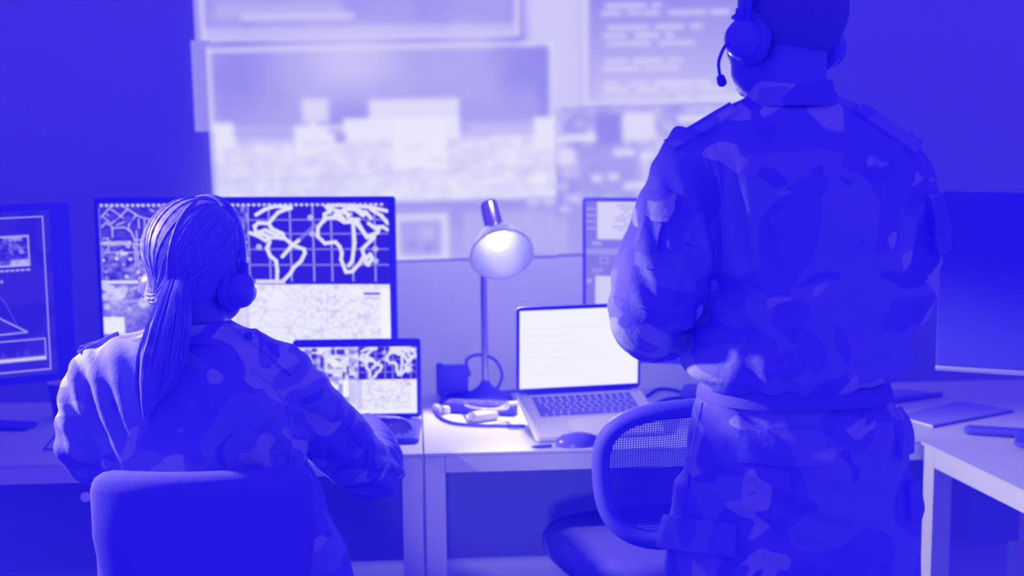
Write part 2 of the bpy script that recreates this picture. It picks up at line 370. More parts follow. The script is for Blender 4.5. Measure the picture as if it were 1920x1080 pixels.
for q in (c0+dv*.016, cE-dv*.052):
    b = BM(); rail(b, q+nv*.001, q+dv*.05+nv*.001, .05, 0.001, DESK_Z-.0085, nv); obj('leg', b, 'desk_frame', rd, False)
for yy in (DF-.035, cE.y+.035):
    b = BM(); box(b, (XR-.03, yy, (DESK_Z-.0085)/2), (.05, .05, DESK_Z-.0105)); obj('leg', b, 'desk_frame', rd, False)

# ================================================================== MONITORS
def monitor(label, tl, Y0, yaw, wd, ht, th=.03, bez=.010, left=False, pic=None, pbox=None, chin=0, foot=True, group=None, bez_lr=None):
    """tl: pixel of the top-left corner (or top-right when left=True), Y0 its distance; yaw turns the face (right end nearer = positive)"""
    c = atY(tl[0], tl[1], Y0); ax = Vector((math.cos(R(yaw)), -math.sin(R(yaw)), 0)); up = Vector((0, 0, 1))
    o = c+(ax*(-wd/2) if left else ax*(wd/2))-up*(ht/2)
    M = frame_M(o, ax, up); base = Vector((o.x, o.y, DESK_Z)); back = M.to_3x3() @ Vector((0, 0, -1))
    t = thing('monitor', label, 'monitor', tuple(base+back*.05), group)
    b = BM(); slab(b, M, wd, ht, th, .008, .002); obj('casing', b, 'black_plastic', t)
    if chin:
        b = BM(); M2 = M @ Matrix.Translation((0, -ht/2-chin/2, .001)); slab(b, M2, wd, chin, th, .004, .001); obj('chin', b, 'silver', t)
    st = back*(th+.035)
    b = BM(); bot = o-up*(ht/2-.12)+st
    box(b, ((bot.x), bot.y, (bot.z+DESK_Z)/2+.004), (.06, .02, bot.z-DESK_Z), M.to_3x3() @ Matrix(((1, 0, 0), (0, 0, -1), (0, 1, 0))), .004)
    nb = o-up*(ht/2-.16)+back*(th/2+.02); box(b, nb, (.10, .10, .05), M.to_3x3(), .004); obj('stand', b, 'black_plastic', t)
    b = BM(); Mb = frame_M((base+st).to_tuple()[:2]+(DESK_Z+.012,), ax, -back); slab(b, Mb, .24, .17, .0115, .03, .003); obj('base', b, 'black_plastic', t)
    if pic is not None:
        l, r_, tp, bt = bez_lr or (bez, bez, bez, bez)
        M3 = M @ Matrix.Translation(((l-r_)/2, (bt-tp)/2, .0012)); show('screen', pic, M3, wd-l-r_, ht-tp-bt, t, 'lit screen')
    return t, M

WORLD_LINES = [[(335,262),(400,222),(480,196),(550,200),(600,206)],[(600,212),(540,228),(500,246),(460,290),(428,330),(452,372),(530,408),(540,440),(600,492)],[(430,330),(350,325),(320,350),(328,400),(380,412),(440,440)],
 [(345,400),(400,380),(440,400),(500,425)],[(280,400),(350,430),(400,462),(432,440),(480,438),(535,446)],[(432,470),(408,520),(430,580),(475,620),(482,700),(476,772)],[(600,498),(690,530),(696,560),(664,622),(610,670),(578,722),(530,770)],
 [(524,586),(590,512),(650,462)],[(850,300),(800,362),(795,430),(850,485),(930,474),(960,510),(976,560),(968,610),(1003,708),(1050,704),(1110,640),(1142,582),(1130,530),(1190,470),(1222,440)],
 [(850,290),(940,285),(1000,322),(1080,318),(1130,380),(1170,440),(1222,430)],[(1065,310),(1074,480),(1052,620),(1025,660)],[(1100,320),(1165,436),(1250,402),(1256,380),(1220,360),(1182,330)],[(1222,360),(1290,358),(1322,380)],
 [(1190,570),(1202,600),(1172,652),(1150,632),(1165,592),(1190,570)],[(866,200),(892,240),(852,260),(850,310)],[(866,200),(960,190),(1080,196),(1200,206),(1320,236)],[(960,252),(1000,302),(958,270),(930,262),(1008,222),(1080,222),(1142,272)],
 [(1000,222),(1040,300),(1108,300)],[(1160,240),(1202,292)],[(1200,222),(1280,272),(1326,332)],[(900,220),(980,240),(1040,262)],[(1040,212),(1120,232),(1160,260)]]
def globe(p, x0, y0, x1, y1, t, tg, soft, jit=0):
    """world map of outlines; box given in the picture's coordinates"""
    sx = lambda x: x0+(x-275)/(1330-275)*(x1-x0); sy = lambda y: y0+(y-180)/(790-180)*(y1-y0)
    p.rect(x0, y0, x1, y1, .03, soft)
    for x in (430, 590, 762, 900, 1058, 1227): p.line([(sx(x), y0), (sx(x), sy(775))], .55, tg, soft)
    for y in (302, 410, 530, 652): p.line([(sx(275), sy(y)), (sx(1325), sy(y))], .42, tg, soft)
    p.line([(sx(650), sy(462)), (sx(780), sy(342))], .5, t, soft, .7)
    for x, y in ((755, 412), (348, 512), (1228, 530), (1228, 622), (745, 285)): p.dot(sx(x), sy(y), t*.8, .7, soft)
    for l in WORLD_LINES: p.line([(sx(x), sy(y)) for x, y in l], .90, t, soft)
def town(p, x0, y0, x1, y1, seed, k=1.):
    """aerial picture of streets and roofs"""
    g = np.random.default_rng(seed); p.fill((x0, y0, x1, y1), lambda W, H: np.clip(.12+.5*(noise(W, H, 9, seed)-.25)+.25*(noise(W, H, 3, seed+1)-.5), .02, .75))
    W, H = x1-x0, y1-y0; X = lambda a: x0+a*W; Y = lambda a: y0+a*H
    for a in ((.02,.20,.22,.02),(.10,.26,.40,.02),(.02,.35,.18,.24),(.18,.24,.36,.36),(.36,.36,.50,.18),(.22,.02,.62,.24),(.28,.08,.10,.26),(.42,.02,.66,.20)): p.line([(X(a[0]), Y(a[1])), (X(a[2]), Y(a[3]))], .70, 3*k, 1.2*k)
    for a, v in (((.10,.10,.26,.22), .2), ((.62,.20,.70,.32), .03), ((.75,.20,.84,.30), .03), ((.66,.36,.78,.52), .04), ((.18,.44,.42,.50), .03), ((.58,.04,.76,.12), .05), ((.84,.56,.98,.68), .05), ((.30,.28,.44,.36), .12)): p.rect(X(a[0]), Y(a[1]), X(a[2]), Y(a[3]), v, 2*k)
    for a in ((.02,.40,.55,.40),(.02,.47,.92,.47),(.52,.30,.52,.70),(.58,.24,.58,.70),(.72,.2,.72,.62),(.25,.36,.45,.33),(.45,.33,.52,.40),(.22,.36,.22,.44),(.02,.62,.98,.62),(.86,.1,.86,.66)): p.line([(X(a[0]), Y(a[1])), (X(a[2]), Y(a[3]))], .68, 2.4*k, 1.2*k)
    for _ in range(130):
        a, b_ = g.random(), .36+.62*g.random(); 
        if .62 < a < .78 and b_ < .54: continue
        p.dot(X(a), Y(b_), (1.2+2.6*g.random())*k, .66+.3*g.random(), 1.6*k, .7+.8*g.random())
def pale(p, x0, y0, x1, y1, seed, k=1.):
    """pale street map"""
    p.fill((x0, y0, x1, y1), lambda W, H: np.clip(.93-.30*np.clip(noise(W, H, 7, seed)-.55, 0, 1)-.35*np.clip(noise(W, H, 2.6, seed+1)-.72, 0, 1), 0, .97))
    g = np.random.default_rng(seed); W, H = x1-x0, y1-y0
    for _ in range(22):
        x, y = x0+W*g.random(), y0+H*g.random(); a = g.random()*6.3; L_ = W*(.08+.15*g.random())
        q = [(x, y), (x+L_*math.cos(a), y+L_*math.sin(a)*.8), (x+1.7*L_*math.cos(a+.4), y+1.7*L_*math.sin(a+.4)*.8)]
        q = [(min(max(u, x0+1), x1-1), min(max(v, y0+1), y1-1)) for u, v in q]; p.line(q, .74, 1.1*k, 1.2*k, .8)
# main monitor
p = Pic(600, 348, (183, 381, 733, 700), .05)
town(p, 186, 388, 468, 534, 11)
p.rect(186, 388, 300, 462, .08, 2, .85)
for l in ([(755,215),(845,115)],[(775,215),(830,265),(905,205),(962,148)],[(800,190),(850,235)],[(830,150),(955,240),(870,275)],[(905,115),(1020,190)],[(1025,195),(965,270),(960,300),(985,340),(1002,390),(1002,600)],[(755,290),(790,255),(835,290),(835,370)],[(835,300),(930,292),(982,332)],[(1020,320),(1020,600)],
          [(1040,230),(1040,300)],[(1085,235),(1085,310),(1068,390)],[(1010,190),(1060,215),(1150,238)],[(1060,120),(1160,170)],[(750,410),(970,405)],[(1002,390),(1090,395)],[(750,425),(1100,425)],[(760,380),(800,380),(800,480)],[(1040,570),(1110,570)]):
    p.line([(x/4, 356+y/4) for x, y in l], .74, 2.6, 1.4)
for x, y, v in ((850,210,.16),(960,230,.22),(780,330,.16),(900,345,.2),(880,130,.16),(1090,150,.06)): p.dot(x/4, 356+y/4, 7, v, 4, 1.3)
for x in range(187, 245, 3): p.dot(x, 458+(x*7 % 5), 2.2, .6+.03*(x % 9), 1.5)
globe(p, 469, 385, 732, 538, 7.2, 3.6, 1.6)
for x in range(190, 728, 10): p.dot(x, 386.5, 3.0, .82, 1.6, 1.15)
for y in range(392, 535, 5): p.rect(467, y, 470, y+3, .7, 1); p.rect(184, y, 186.5, y+3, .55, 1)
p.rect(183, 534, 255, 540, .9, 1.5); p.rect(478, 532, 535, 540, .86, 2)
p.fill((183, 541, 300, 700), lambda W, H: np.clip(.32+.5*np.clip(noise(W, H, 20, 31)-.4, 0, 1)+.25*(noise(W, H, 4, 32)-.5), .05, .9))
for x, y, r in ((190, 545, 9), (200, 552, 10), (216, 560, 12), (226, 552, 8), (190, 566, 8), (206, 572, 9), (192, 586, 7), (247, 549, 3), (256, 546, 3), (256, 553, 3), (240, 552, 2.5), (262, 578, 10), (235, 590, 3)): p.dot(x, y, r, .72+.02*(r % 7), 4)
p.rect(195, 573, 300, 577, .62, 2); p.rect(183, 606, 224, 640, .92, 2); p.rect(282, 566, 300, 592, .86, 4); p.line([(186, 600), (196, 612)], .5, 1, 1)
pale(p, 300, 541, 733, 700, 41)
p.rect(460, 541, 463, 700, .66, 2, .7); p.rect(441, 560, 460, 700, .80, 3, .6); p.rect(508, 552, 530, 590, .95, 4, .8)
p.rect(683, 558, 715, 561.5, .05, 1.5); p.rect(658, 552, 680, 562, .96, 3); p.rect(714, 550, 733, 700, .97, 3); p.rect(683, 567, 710, 571, .7, 2, .7); p.rect(535, 537, 733, 541, .03, 1.5)
mon_main, _ = monitor('wide dark-framed monitor with a world map, behind the seated person', (175, 371.5), 3.93, 7.5, .822, .475, pic=p, bez_lr=(.012, .016, .013, .018))
# left monitor (dim map, thin white frames)
p = Pic(150, 200, (-400, 386, 130, 716), .055); p.bx = None
p = Pic(260, 160, (-460, 386, 112, 712), .06)
n = noise(260, 160, 16, 51); p.a = p.a*(1-.55*np.clip((n-.58)*9, 0, 1))
def dimmap(p):
    p.rect(-440, 398, 96, 400.5, .62, 1.5); p.rect(-440, 700, 96, 702.5, .62, 1.5); p.rect(94, 398, 96.5, 702, .62, 1.5); p.rect(-440, 398, -437, 702, .62, 1.5)
    p.fill((-140, 434, 64, 494), lambda W, H: np.clip(.06+.6*np.clip(noise(W, H, 5, 52)-.35, 0, 1)+.3*(noise(W, H, 2.2, 53)-.4), .03, .95))
    p.outline(-140, 434, 64, 494, .72, 3, 2); p.rect(25, 480, 60, 492, .8, 4, .7); p.rect(20, 436, 50, 444, .7, 3, .7)
    for x in range(0, 62, 11): p.rect(x, 500, x+8, 503, .75, 1.5)
    p.line([(-140, 520), (50, 624)], .66, 2.6, 1.5); p.line([(-200, 630), (50, 624)], .66, 2.6, 1.5); p.line([(-60, 500), (5, 560), (30, 610)], .3, 1.4, 1.5)
    p.dot(2, 522, 3, .6, 2)
    p.outline(-300, 638, 88, 682, .6, 2.4, 1.4); p.rect(-300, 674, 86, 680, .80, 2)
    g = np.random.default_rng(3)
    for x in range(-290, 86, 4): h = 16*g.random()**3; p.rect(x, 672-h, x+2, 674, .22, 3)
dimmap(p)
mon_left, _ = monitor('dark monitor cut by the left edge with a thin white framed map', (129.5, 380), 3.72, -24, .74, .46, left=True, pic=p, bez_lr=(.03, .05, .016, .02))
# monitor behind the standing person
p = Pic(300, 180, (1099, 377, 1660, 684), .42)
p.rect(1099, 377, 1140, 684, .42, 4)
for y in (390, 402, 414, 428): p.rect(1100, y, 1120, y+5, .56, 3)
p.rect(1123, 377, 1420, 452, .82, 4)
g = np.random.default_rng(9)
for y in range(384, 446, 6):
    x = 1160+g.integers(-8, 20)
    while x < 1400: l = g.integers(10, 40); p.rect(x, y, x+l, y+3, .60, 2.5, .8); x += l+6
p.rect(1112, 456, 1132, 464, .6, 4); p.rect(1099, 470, 1420, 482, .56, 5); p.outline(1128, 486, 1146, 500, .55, 3, 2); p.rect(1112, 508, 1135, 518, .52, 5)
p.rect(1119, 524, 1420, 684, .80, 4); p.rect(1101, 530, 1112, 538, .62, 4); p.rect(1420, 377, 1660, 684, .7, 4)
mon_mid, _ = monitor('dark-framed monitor with a pale page, beside the standing person', (1092, 371), 4.0, 15, .80, .472, pic=p, bez_lr=(.010, .010, .010, .02))
mon_off, _ = monitor('switched-off dark monitor with a silver lower edge, at the right edge', (1765, 360), 3.38, 26, .62, .43, chin=.012)
b = BM()
for o in (mon_off,): pass
b.free()

# ================================================================== LAPTOPS
def laptop(label, fl, fr_dir, wd, dp, rise, lid_h, lid_tilt, mats, pic, bez, key_m, riser=False, trackpad=True, rows=6, cols=14):
    """fl: world point of the front-left bottom corner; fr_dir: yaw of the front edge; rise: height of the rear above the desk"""
    ax = Vector((math.cos(R(fr_dir)), math.sin(R(fr_dir)), 0)); hz = Vector((-ax.y, ax.x, 0)); sl = math.asin(rise/dp)
    ay = hz*math.cos(sl)+Vector((0, 0, math.sin(sl))); th = .014
    M = frame_M(fl+ax*wd/2+ay*dp/2, ax, ay) @ Matrix.Translation((0, 0, th))
    t = thing('laptop', label, 'laptop', tuple(fl+ax*wd/2+hz*dp/2-Vector((0, 0, 0))))
    b = BM(); slab(b, M, wd, dp, th, .012, .002); obj('base', b, mats[0], t)
    kw, kh, ky = wd*.80, dp*.46, dp*.17
    b = BM(); slab(b, M @ Matrix.Translation((0, ky, .0006)), kw+.006, kh+.006, .0006, .004, .0002); deck = obj('keyboard', b, key_m[0], t)
    b = BM(); pt = kw/cols; ph = kh/rows
    for r in range(rows):
        y = ky+kh/2-ph*(r+.5); x = -kw/2; c = 0
        while x < kw/2-1e-6:
            k = 1
            if r in (2, 3, 4) and c == 0: k = (1.5, 1.75, 2.2)[r-2]
            if r == rows-1 and c == 4: k = 5
            k = min(k, (kw/2-x)/pt); 
            if kw/2-x-k*pt < pt*.5: k = (kw/2-x)/pt
            box(b, M @ Vector((x+k*pt/2, y, .0012)), (k*pt-.0046, ph-.0048, .0014), M.to_3x3()); x += k*pt; c += 1
    obj('keys', b, key_m[1], deck, False)
    if trackpad:
        b = BM(); slab(b, M @ Matrix.Translation((0, -dp*.29, .0005)), wd*.40, dp*.33, .0005, .005, .0002); obj('trackpad', b, mats[0], t)
    # lid
    Ml = M @ Matrix.Translation((0, dp/2-.004, .002)) @ Matrix.Rotation(R(lid_tilt)-sl*0, 4, 'X') @ Matrix.Translation((0, lid_h/2, 0))
    b = BM(); slab(b, Ml, wd, lid_h, .006, .012, .001); lid = obj('lid', b, mats[1], t)
    b = BM(); tube(b, [M @ Vector((-wd*.42, dp/2-.003, -.001)), M @ Vector((wd*.42, dp/2-.003, -.001))], .0045, 12); obj('hinge', b, mats[1], t)
    l, r_, tp, bt = bez
    show('screen', pic, Ml @ Matrix.Translation(((l-r_)/2, (bt-tp)/2, .0008)), wd-l-r_, lid_h-tp-bt, lid, 'lit screen')
    if riser:
        for s in (-.34, .34):
            b = BM(); pts = []
            for v, off in ((-.30, .0), (.44, .0)):
                pts.append(M @ Vector((s*wd, v*dp, -th-.0006)))
            a, c = pts; g0 = Vector((a.x, a.y, DESK_Z+.0006)); g1 = Vector((c.x, c.y, DESK_Z+.0006))
            rings = [[q+ax*e for q in (g0, g1, c, a)] for e in (-.012, .012)]; loft(b, rings)
            obj('riser', b, 'silver', t, False)
    return t, M
# left laptop (four map panes)
p = Pic(236, 134, (576, 637, 804, 770), .6)
p.fill((576, 637, 695, 702), lambda W, H: np.clip(.72+.6*(noise(W, H, 9, 61)-.5)+.3*(noise(W, H, 4, 62)-.5), .1, .92))
for a in ((643, 642, 668, 652), (605, 672, 615, 684), (605, 650, 616, 660), (622, 656, 628, 678), (672, 675, 676, 690), (664, 684, 668, 700), (650, 660, 662, 664), (584, 674, 594, 678), (675, 694, 685, 699), (606, 640, 616, 646), (636, 690, 645, 696)): p.rect(*a, .10, 3)
p.dot(650, 670, 8, .94, 3); p.line([(633, 658), (633, 684), (668, 684), (668, 660), (640, 656)], .88, 5, 3); p.line([(650, 640), (652, 655)], .8, 3, 2); p.line([(665, 672), (678, 672)], .85, 4, 2)
p.rect(576, 699, 605, 704, .95, 2)
p.fill((576, 704, 692, 770), lambda W, H: np.clip(.84+.35*(noise(W, H, 10, 63)-.4), .4, .97))
p.rect(624, 704, 690, 748, .46, 10, .85)
for x, y, r in ((641, 707, 4), (660, 706, 4), (650, 716, 7), (644, 712, 6), (625, 708, 4), (630, 716, 3), (618, 712, 3), (636, 730, 6), (600, 740, 12)): p.dot(x, y, r, .93, 3)
p.rect(664, 702, 676, 736, .97, 2.5); p.rect(650, 745, 663, 754, .95, 3); p.rect(680, 703, 688, 710, .95, 2); p.rect(676, 704, 700, 770, .84, 6, .8)
globe(p, 694, 638, 803, 702, 5.2, 2.2, 2.2)
pale(p, 700, 703, 804, 770, 65, 1.2); p.rect(792, 704, 804, 768, .96, 2); p.rect(783, 711, 794, 713.5, .6, 2); p.rect(576, 762, 804, 770, .95, 3)
fl = atZ(590, 838, DESK_Z+.0008)
fr = atZ(785, 831, DESK_Z+.0008)
lap1, LM1 = laptop('dark grey laptop showing four map panes, beside the arm of the seated person', Vector((fr.x-.345, fr.y+.012, DESK_Z+.0008)), -2.5, .345, .225, .0, .213, 78, ('black_plastic', 'black_plastic'), p, (.010, .012, .022, .012), ('key_black', 'black_gloss'))
# right laptop (blank bright page)
p = Pic(140, 92, (0, 0, 140, 92), .965)
for y in range(20, 80, 9): p.rect(10, y, 60+(y*7) % 50, y+2, .945, 2)
fl2 = atZ(1005, 830, DESK_Z+.0008)
lap2, LM2 = laptop('silver laptop with a blank bright screen, on the desk in front of the standing person', fl2, 8, .345, .245, .062, .237, 78, ('aluminium', 'black_plastic'), p, (.008, .008, .010, .014), ('aluminium', 'key_black'), riser=True)

# ================================================================== DESK LAMP
lb = atZ(910, 748, DESK_Z); LB = Vector((lb.x, lb.y, DESK_Z)); LY = lb.y
lamp = thing('desk_lamp', 'shiny metal desk lamp with a round shade, lit bulb facing out', 'lamp', tuple(LB))
b = BM(); lathe(b, [(.080, .0008), (.080, .006), (.074, .012), (.045, .022), (.022, .036), (.012, .052), (.0105, .056)], Matrix.Translation(LB)); obj('base', b, 'black_plastic', lamp)
top = atY(906, 500, LY); b = BM(); tube(b, [LB+Vector((0, 0, .05)), top], .0088, 14); obj('pole', b, 'chrome_dark', lamp)
sc_ = atY(941, 476, LY-.10); neck = atY(918, 408, LY-.02)
axis = Vector((.10, -.80, -.52)).normalized()           # where the shade looks
rim = atY(941, 478, LY-.085); apex = rim-axis*.105
zx = axis; xx = zx.orthogonal().normalized(); yy = zx.cross(xx)
MS = Matrix(((xx.x, yy.x, zx.x, apex.x), (xx.y, yy.y, zx.y, apex.y), (xx.z, yy.z, zx.z, apex.z), (0, 0, 0, 1)))
rr_ = .0885
outer = [(.024, -.006), (.030, .004), (.050, .022), (.068, .045), (.080, .072), (rr_, .105)]
b = BM(); lathe(b, outer, MS, 48, False); shade = obj('shade', b, 'chrome', lamp)
b = BM(); lathe(b, [(r-.0025, z+.001) for r, z in outer], MS, 48, False); obj('reflector', b, 'shade_inside', shade, label='bright inside of the shade')
b = BM(); tube(b, [MS @ Vector((rr_*math.cos(a), rr_*math.sin(a), .105)) for a in np.linspace(0, 2*math.pi, 48, endpoint=False)], .0022, 8, closed=True); obj('rim', b, 'chrome_dark', shade)
cup0 = MS @ Vector((0, 0, -.004)); cdir = (atY(918, 388, LY+.03)-cup0).normalized()
b = BM(); MC = frame_M(cup0, cdir.orthogonal(), cdir.cross(cdir.orthogonal())); 
cl = .090; lathe(b, [(.0285, -.012), (.0285, cl-.012), (.026, cl-.004), (.020, cl), (.001, cl+.001)], MC, 32); obj('socket', b, 'chrome', lamp)
b = BM(); tube(b, [top-Vector((0, 0, .01)), top+Vector((0, .006, .02)), (top+cup0)/2+Vector((0, .02, 0)), cup0+cdir*.03], [.0095, .0085, .008, .009], 12, 4); obj('joint', b, 'chrome_dark', lamp)
b = BM(); ball(b, MS @ Vector((0, 0, .034)), .033); bulb = obj('bulb', b, 'bulb_glow', lamp, label='glowing bulb')
spot('lamp_light', MS @ Vector((0, 0, .108)), MS @ Vector((0, 0, 1)), 17, 126, .3, .03)

# ================================================================== SMALL THINGS ON THE DESKS
zt = DESK_Z+.0008
def cable(name, label, pts, r, m, cat='cable', smooth=8, group=None):
    b = BM(); tube(b, pts, r, 8, smooth); o = obj(name, b, m); return tag(o, label, cat, group)
a0 = atY(848, 723, 4.06); ad = thing('power_adapter', 'dark boxy power adapter standing at the rear of the desk by the lamp', 'power adapter', (a0.x, 4.06, DESK_Z))
b = BM(); box(b, (a0.x, 4.06, DESK_Z+.052), (.092, .05, .085), None, .006); obj('body', b, 'black_plastic', ad)
b = BM(); box(b, (a0.x-.008, 4.06, DESK_Z+.005), (.05, .04, .0085), None, .002); obj('plug', b, 'black_plastic', ad); b = BM(); box(b, (a0.x-.036, 4.06, DESK_Z+.096), (.02, .02, .01), None, .003); obj('cable_boot', b, 'black_plastic', ad)
q = lambda x, y, z=zt+.004: atZ(x, y, z)
cable('lamp_cable', 'dark cable looping up behind the lamp pole', [Vector((a0.x+.052, 4.07, DESK_Z+.06)), atY(875, 675, 4.09), atY(900, 665, 4.09), atY(928, 675, 4.09), atY(941, 700, 4.09), atY(938, 718, 4.095), Vector((atY(938, 718, 4.1).x-.01, 4.098, zt+.005)), Vector((atY(938, 718, 4.1).x+.05, 4.10, zt+.005))], .0042, 'black_plastic')
# power strip
st0, st1 = q(838, 770, zt), q(968, 777, zt)
ctr = (st0+st1)/2; dr = (st1-st0).normalized()
ps = thing('power_strip', 'dark power strip lying in front of the lamp base', 'power strip', tuple(ctr))
Mp = frame_M(ctr+Vector((0, 0, .030)), dr, Vector((-dr.y, dr.x, 0))); b = BM(); slab(b, Mp, (st1-st0).length, .05, .0295, .01, .003); obj('body', b, 'black_plastic', ps)
for k in range(4):
    b = BM(); lathe(b, [(.016, .0), (.016, .002), (.013, .002)], Mp @ Matrix.Translation((-.066+k*.044, 0, .0004)), 20); obj('socket', b, 'black_gloss', ps)
def plug(label, px, py):
    c = q(px, py, zt); t = thing('cable_plug', label, 'plug', tuple(c), 'pale plugs beside the power strip'); b = BM(); lathe(b, [(.006, .0002), (.012, .001), (.0125, .014), (.009, .020), (.004, .021)], Matrix.Translation(c), 18); obj('body', b, 'white_plastic', t); return t
plug('small pale plug nearest the dark laptop, left of the power strip', 819, 772); plug('small pale plug between the dark laptop and the power strip', 836, 775)
ch = thing('usb_charger', 'white charger block on the desk with a white lead', 'charger', tuple(q(905, 788, zt)))
cA, cB = q(884, 791, zt), q(928, 785, zt); cd_ = (cB-cA).normalized(); Mc = frame_M((cA+cB)/2+Vector((0, 0, .024)), cd_, Vector((-cd_.y, cd_.x, 0)))
b = BM(); slab(b, Mc, (cB-cA).length+.008, .034, .023, .006, .004); obj('body', b, 'white_plastic', ch)
pin = LM2 @ Vector((-.345/2-.002, .085, -.007))
b = BM(); box(b, pin+Vector((-.014, -.002, 0)), (.024, .014, .007), LM2.to_3x3(), .002); o = obj('connector', b, 'white_plastic', ch)
cable('charging_cable', 'white charging lead rising from the white charger to the silver laptop', [(cA*.2+cB*.8)+Vector((.0, .0, .0265)), q(935, 766, zt+.03), q(952, 757, zt+.045), pin+Vector((-.028, -.004, 0))], .0036, 'white_plastic', group=None)
cable('white_cord', 'white cord lying across the dark power strip below the lamp', [q(862, 757, zt+.006), q(885, 764, zt+.036), q(915, 768, zt+.036), q(950, 766, zt+.034), pin+Vector((-.028, .006, .004))], .0036, 'white_plastic')
cable('black_cable', 'black cable curving over the desk between the two laptops', [q(812, 765), q(825, 782), q(850, 793), q(890, 797), q(935, 798), q(984, 798)], .0040, 'black_plastic')
cable('adapter_cable', 'black lead hanging from the power adapter to the desk', [Vector((a0.x-.012, 4.03, DESK_Z+.03)), atY(838, 735, 4.0), q(828, 752), q(820, 764), q(829, 786)], .0040, 'black_plastic')
cable('monitor_cable', 'black cable bowed on the desk right of the silver laptop', [q(1212, 742), q(1235, 729), q(1265, 731), q(1290, 739), q(1330, 742)], .0045, 'black_plastic')
cable('dark_lead', 'black lead running behind the mesh chair toward the silver laptop', [q(1226, 757), q(1250, 748), q(1285, 744), q(1330, 738)], .0045, 'black_plastic')
# mouse and pen
mc = q(1082, 833, zt); ms = thing('computer_mouse', 'black mouse in front of the silver laptop near the mesh chair', 'mouse', (mc.x, mc.y+.02, DESK_Z))
b = BM(); rings = []; mcy = 3.462
for f in np.linspace(0, 1, 13):
    x = (f-.5)*.102; wv_ = .030*math.sqrt(max(.02, 1-((f-.5)/.515)**2)); h = .034*math.sqrt(max(.03, 1-((f-.56)/.60)**2))
    rings.append([Vector((mc.x-.004+x, mcy+wv_*math.cos(a), zt+max(0, h*math.sin(a)))) for a in np.linspace(0, math.pi, 14)])
loft(b, rings); mb_ = obj('body', b, 'black_gloss', ms)
b = BM(); lathe(b, [(.0001, -.003), (.007, -.003), (.007, .003), (.0001, .003)], Matrix.Translation((mc.x-.035, mcy, zt+.021)) @ Matrix.Rotation(R(90), 4, 'X'), 16); obj('wheel', b, 'chrome_dark', mb_)
b = BM(); tube(b, [q(996, 838, zt+.0045), q(1003, 837.5, zt+.0045), q(1030, 836, zt+.0045), q(1034, 835.7, zt+.0045)], [.001, .004, .004, .0035], 10); o = obj('pen', b, 'black_plastic'); tag(o, 'short black pen lying left of the mouse', 'pen')
# left desk: cup, phone, wire stand
cu = q(122, 782, zt); cup = thing('paper_cup', 'takeaway cup with a lid beside the left monitor, behind the seated arm', 'cup', tuple(cu))
b = BM(); lathe(b, [(.029, .0004), (.030, .002), (.0405, .100)], Matrix.Translation(cu), 32); obj('body', b, 'dark_fabric', cup)
b = BM(); lathe(b, [(.0425, .098), (.043, .104), (.041, .107), (.037, .108), (.035, .120), (.030, .121), (.001, .117)], Matrix.Translation(cu), 32); obj('lid', b, 'paper', cup, label='pale lid')
p0, p1 = q(-90, 796, zt), q(60, 803, zt); dd = (p1-p0).normalized()
ph = thing('mobile_phone', 'dark phone lying on the left desk under the left monitor', 'phone', tuple((p0+p1)/2))
Mph = frame_M((p0+p1)/2+Vector((0, 0, .0105)), dd, Vector((-dd.y, dd.x, 0))); b = BM(); slab(b, Mph, (p1-p0).length, .072, .010, .012, .0025); obj('body', b, 'black_plastic', ph)
b = BM(); slab(b, Mph @ Matrix.Translation((0, 0, .0004)), (p1-p0).length-.006, .066, .0004, .010, .0001); obj('screen', b, 'black_gloss', ph)
g0, g1, g2 = q(82, 842, zt+.003), q(128, 842, zt+.003), atY(112, 806, 3.52)
b = BM(); tube(b, [g0, g2, g1], .0035, 8, closed=True); o = obj('wire_stand', b, 'black_plastic'); tag(o, 'small dark triangular wire stand on the left desk beside the seated arm', 'stand')
# side desk: notebook, folder, pen case
def flat(name, label, cat, quad, z, th, m, rr=.004):
    P = [q(x, y, z) for x, y in quad]; b = BM(); loft(b, [[Vector((v.x, v.y, zz)) for v in P] for zz in (z-th, z)])
    c = sum(P, Vector())/4; t = thing(name, label, cat, (c.x, c.y, z-th)); obj('cover', b, m, t, False); return t, P
nb_, NP = flat('spiral_notebook', 'dark spiral notebook lying open behind the standing person, at the right', 'notebook', [(1600, 762), (1768, 738), (1700, 730), (1570, 736)], zt+.008, .0075, 'notebook_cover')
b = BM()
for k in range(24):
    c = NP[0].lerp(NP[1], (k+.5)/24); ax2 = (NP[1]-NP[0]).normalized()
    MM = frame_M(c+Vector((0, 0, .0)), Vector((-ax2.y, ax2.x, 0)), Vector((0, 0, 1)))
    tube(b, [MM @ Vector((.006*math.cos(a), .006*math.sin(a)+.0015, 0)) for a in np.linspace(0, 2*math.pi, 10, endpoint=False)], .0014, 5, closed=True)
obj('spiral', b, 'black_plastic', nb_)
fo, FP_ = flat('paper_folder', 'thin dark folder with a pale edge, lying near the off monitor', 'folder', [(1682, 779), (1748, 797), (1900, 768), (1800, 752)], zt+.007, .0064, 'notebook_cover')
b = BM(); A, B_ = FP_[0], FP_[1]; n_ = Vector((0, -.001, 0)); loft(b, [[A+n_*0+Vector((0, -.0006, -.0012)), B_+Vector((0, -.0006, -.0012)), B_+Vector((0, -.0006, -.0055)), A+Vector((0, -.0006, -.0055))], [A+Vector((0, -.003, -.0012)), B_+Vector((0, -.003, -.0012)), B_+Vector((0, -.003, -.0055)), A+Vector((0, -.003, -.0055))]]); obj('pages', b, 'paper', fo, False)
p0, p1 = q(1806, 812, zt), q(1945, 821, zt); dd = (p1-p0).normalized()
pc = thing('pen_case', 'long dark rounded case at the front of the side desk', 'case', tuple((p0+p1)/2))
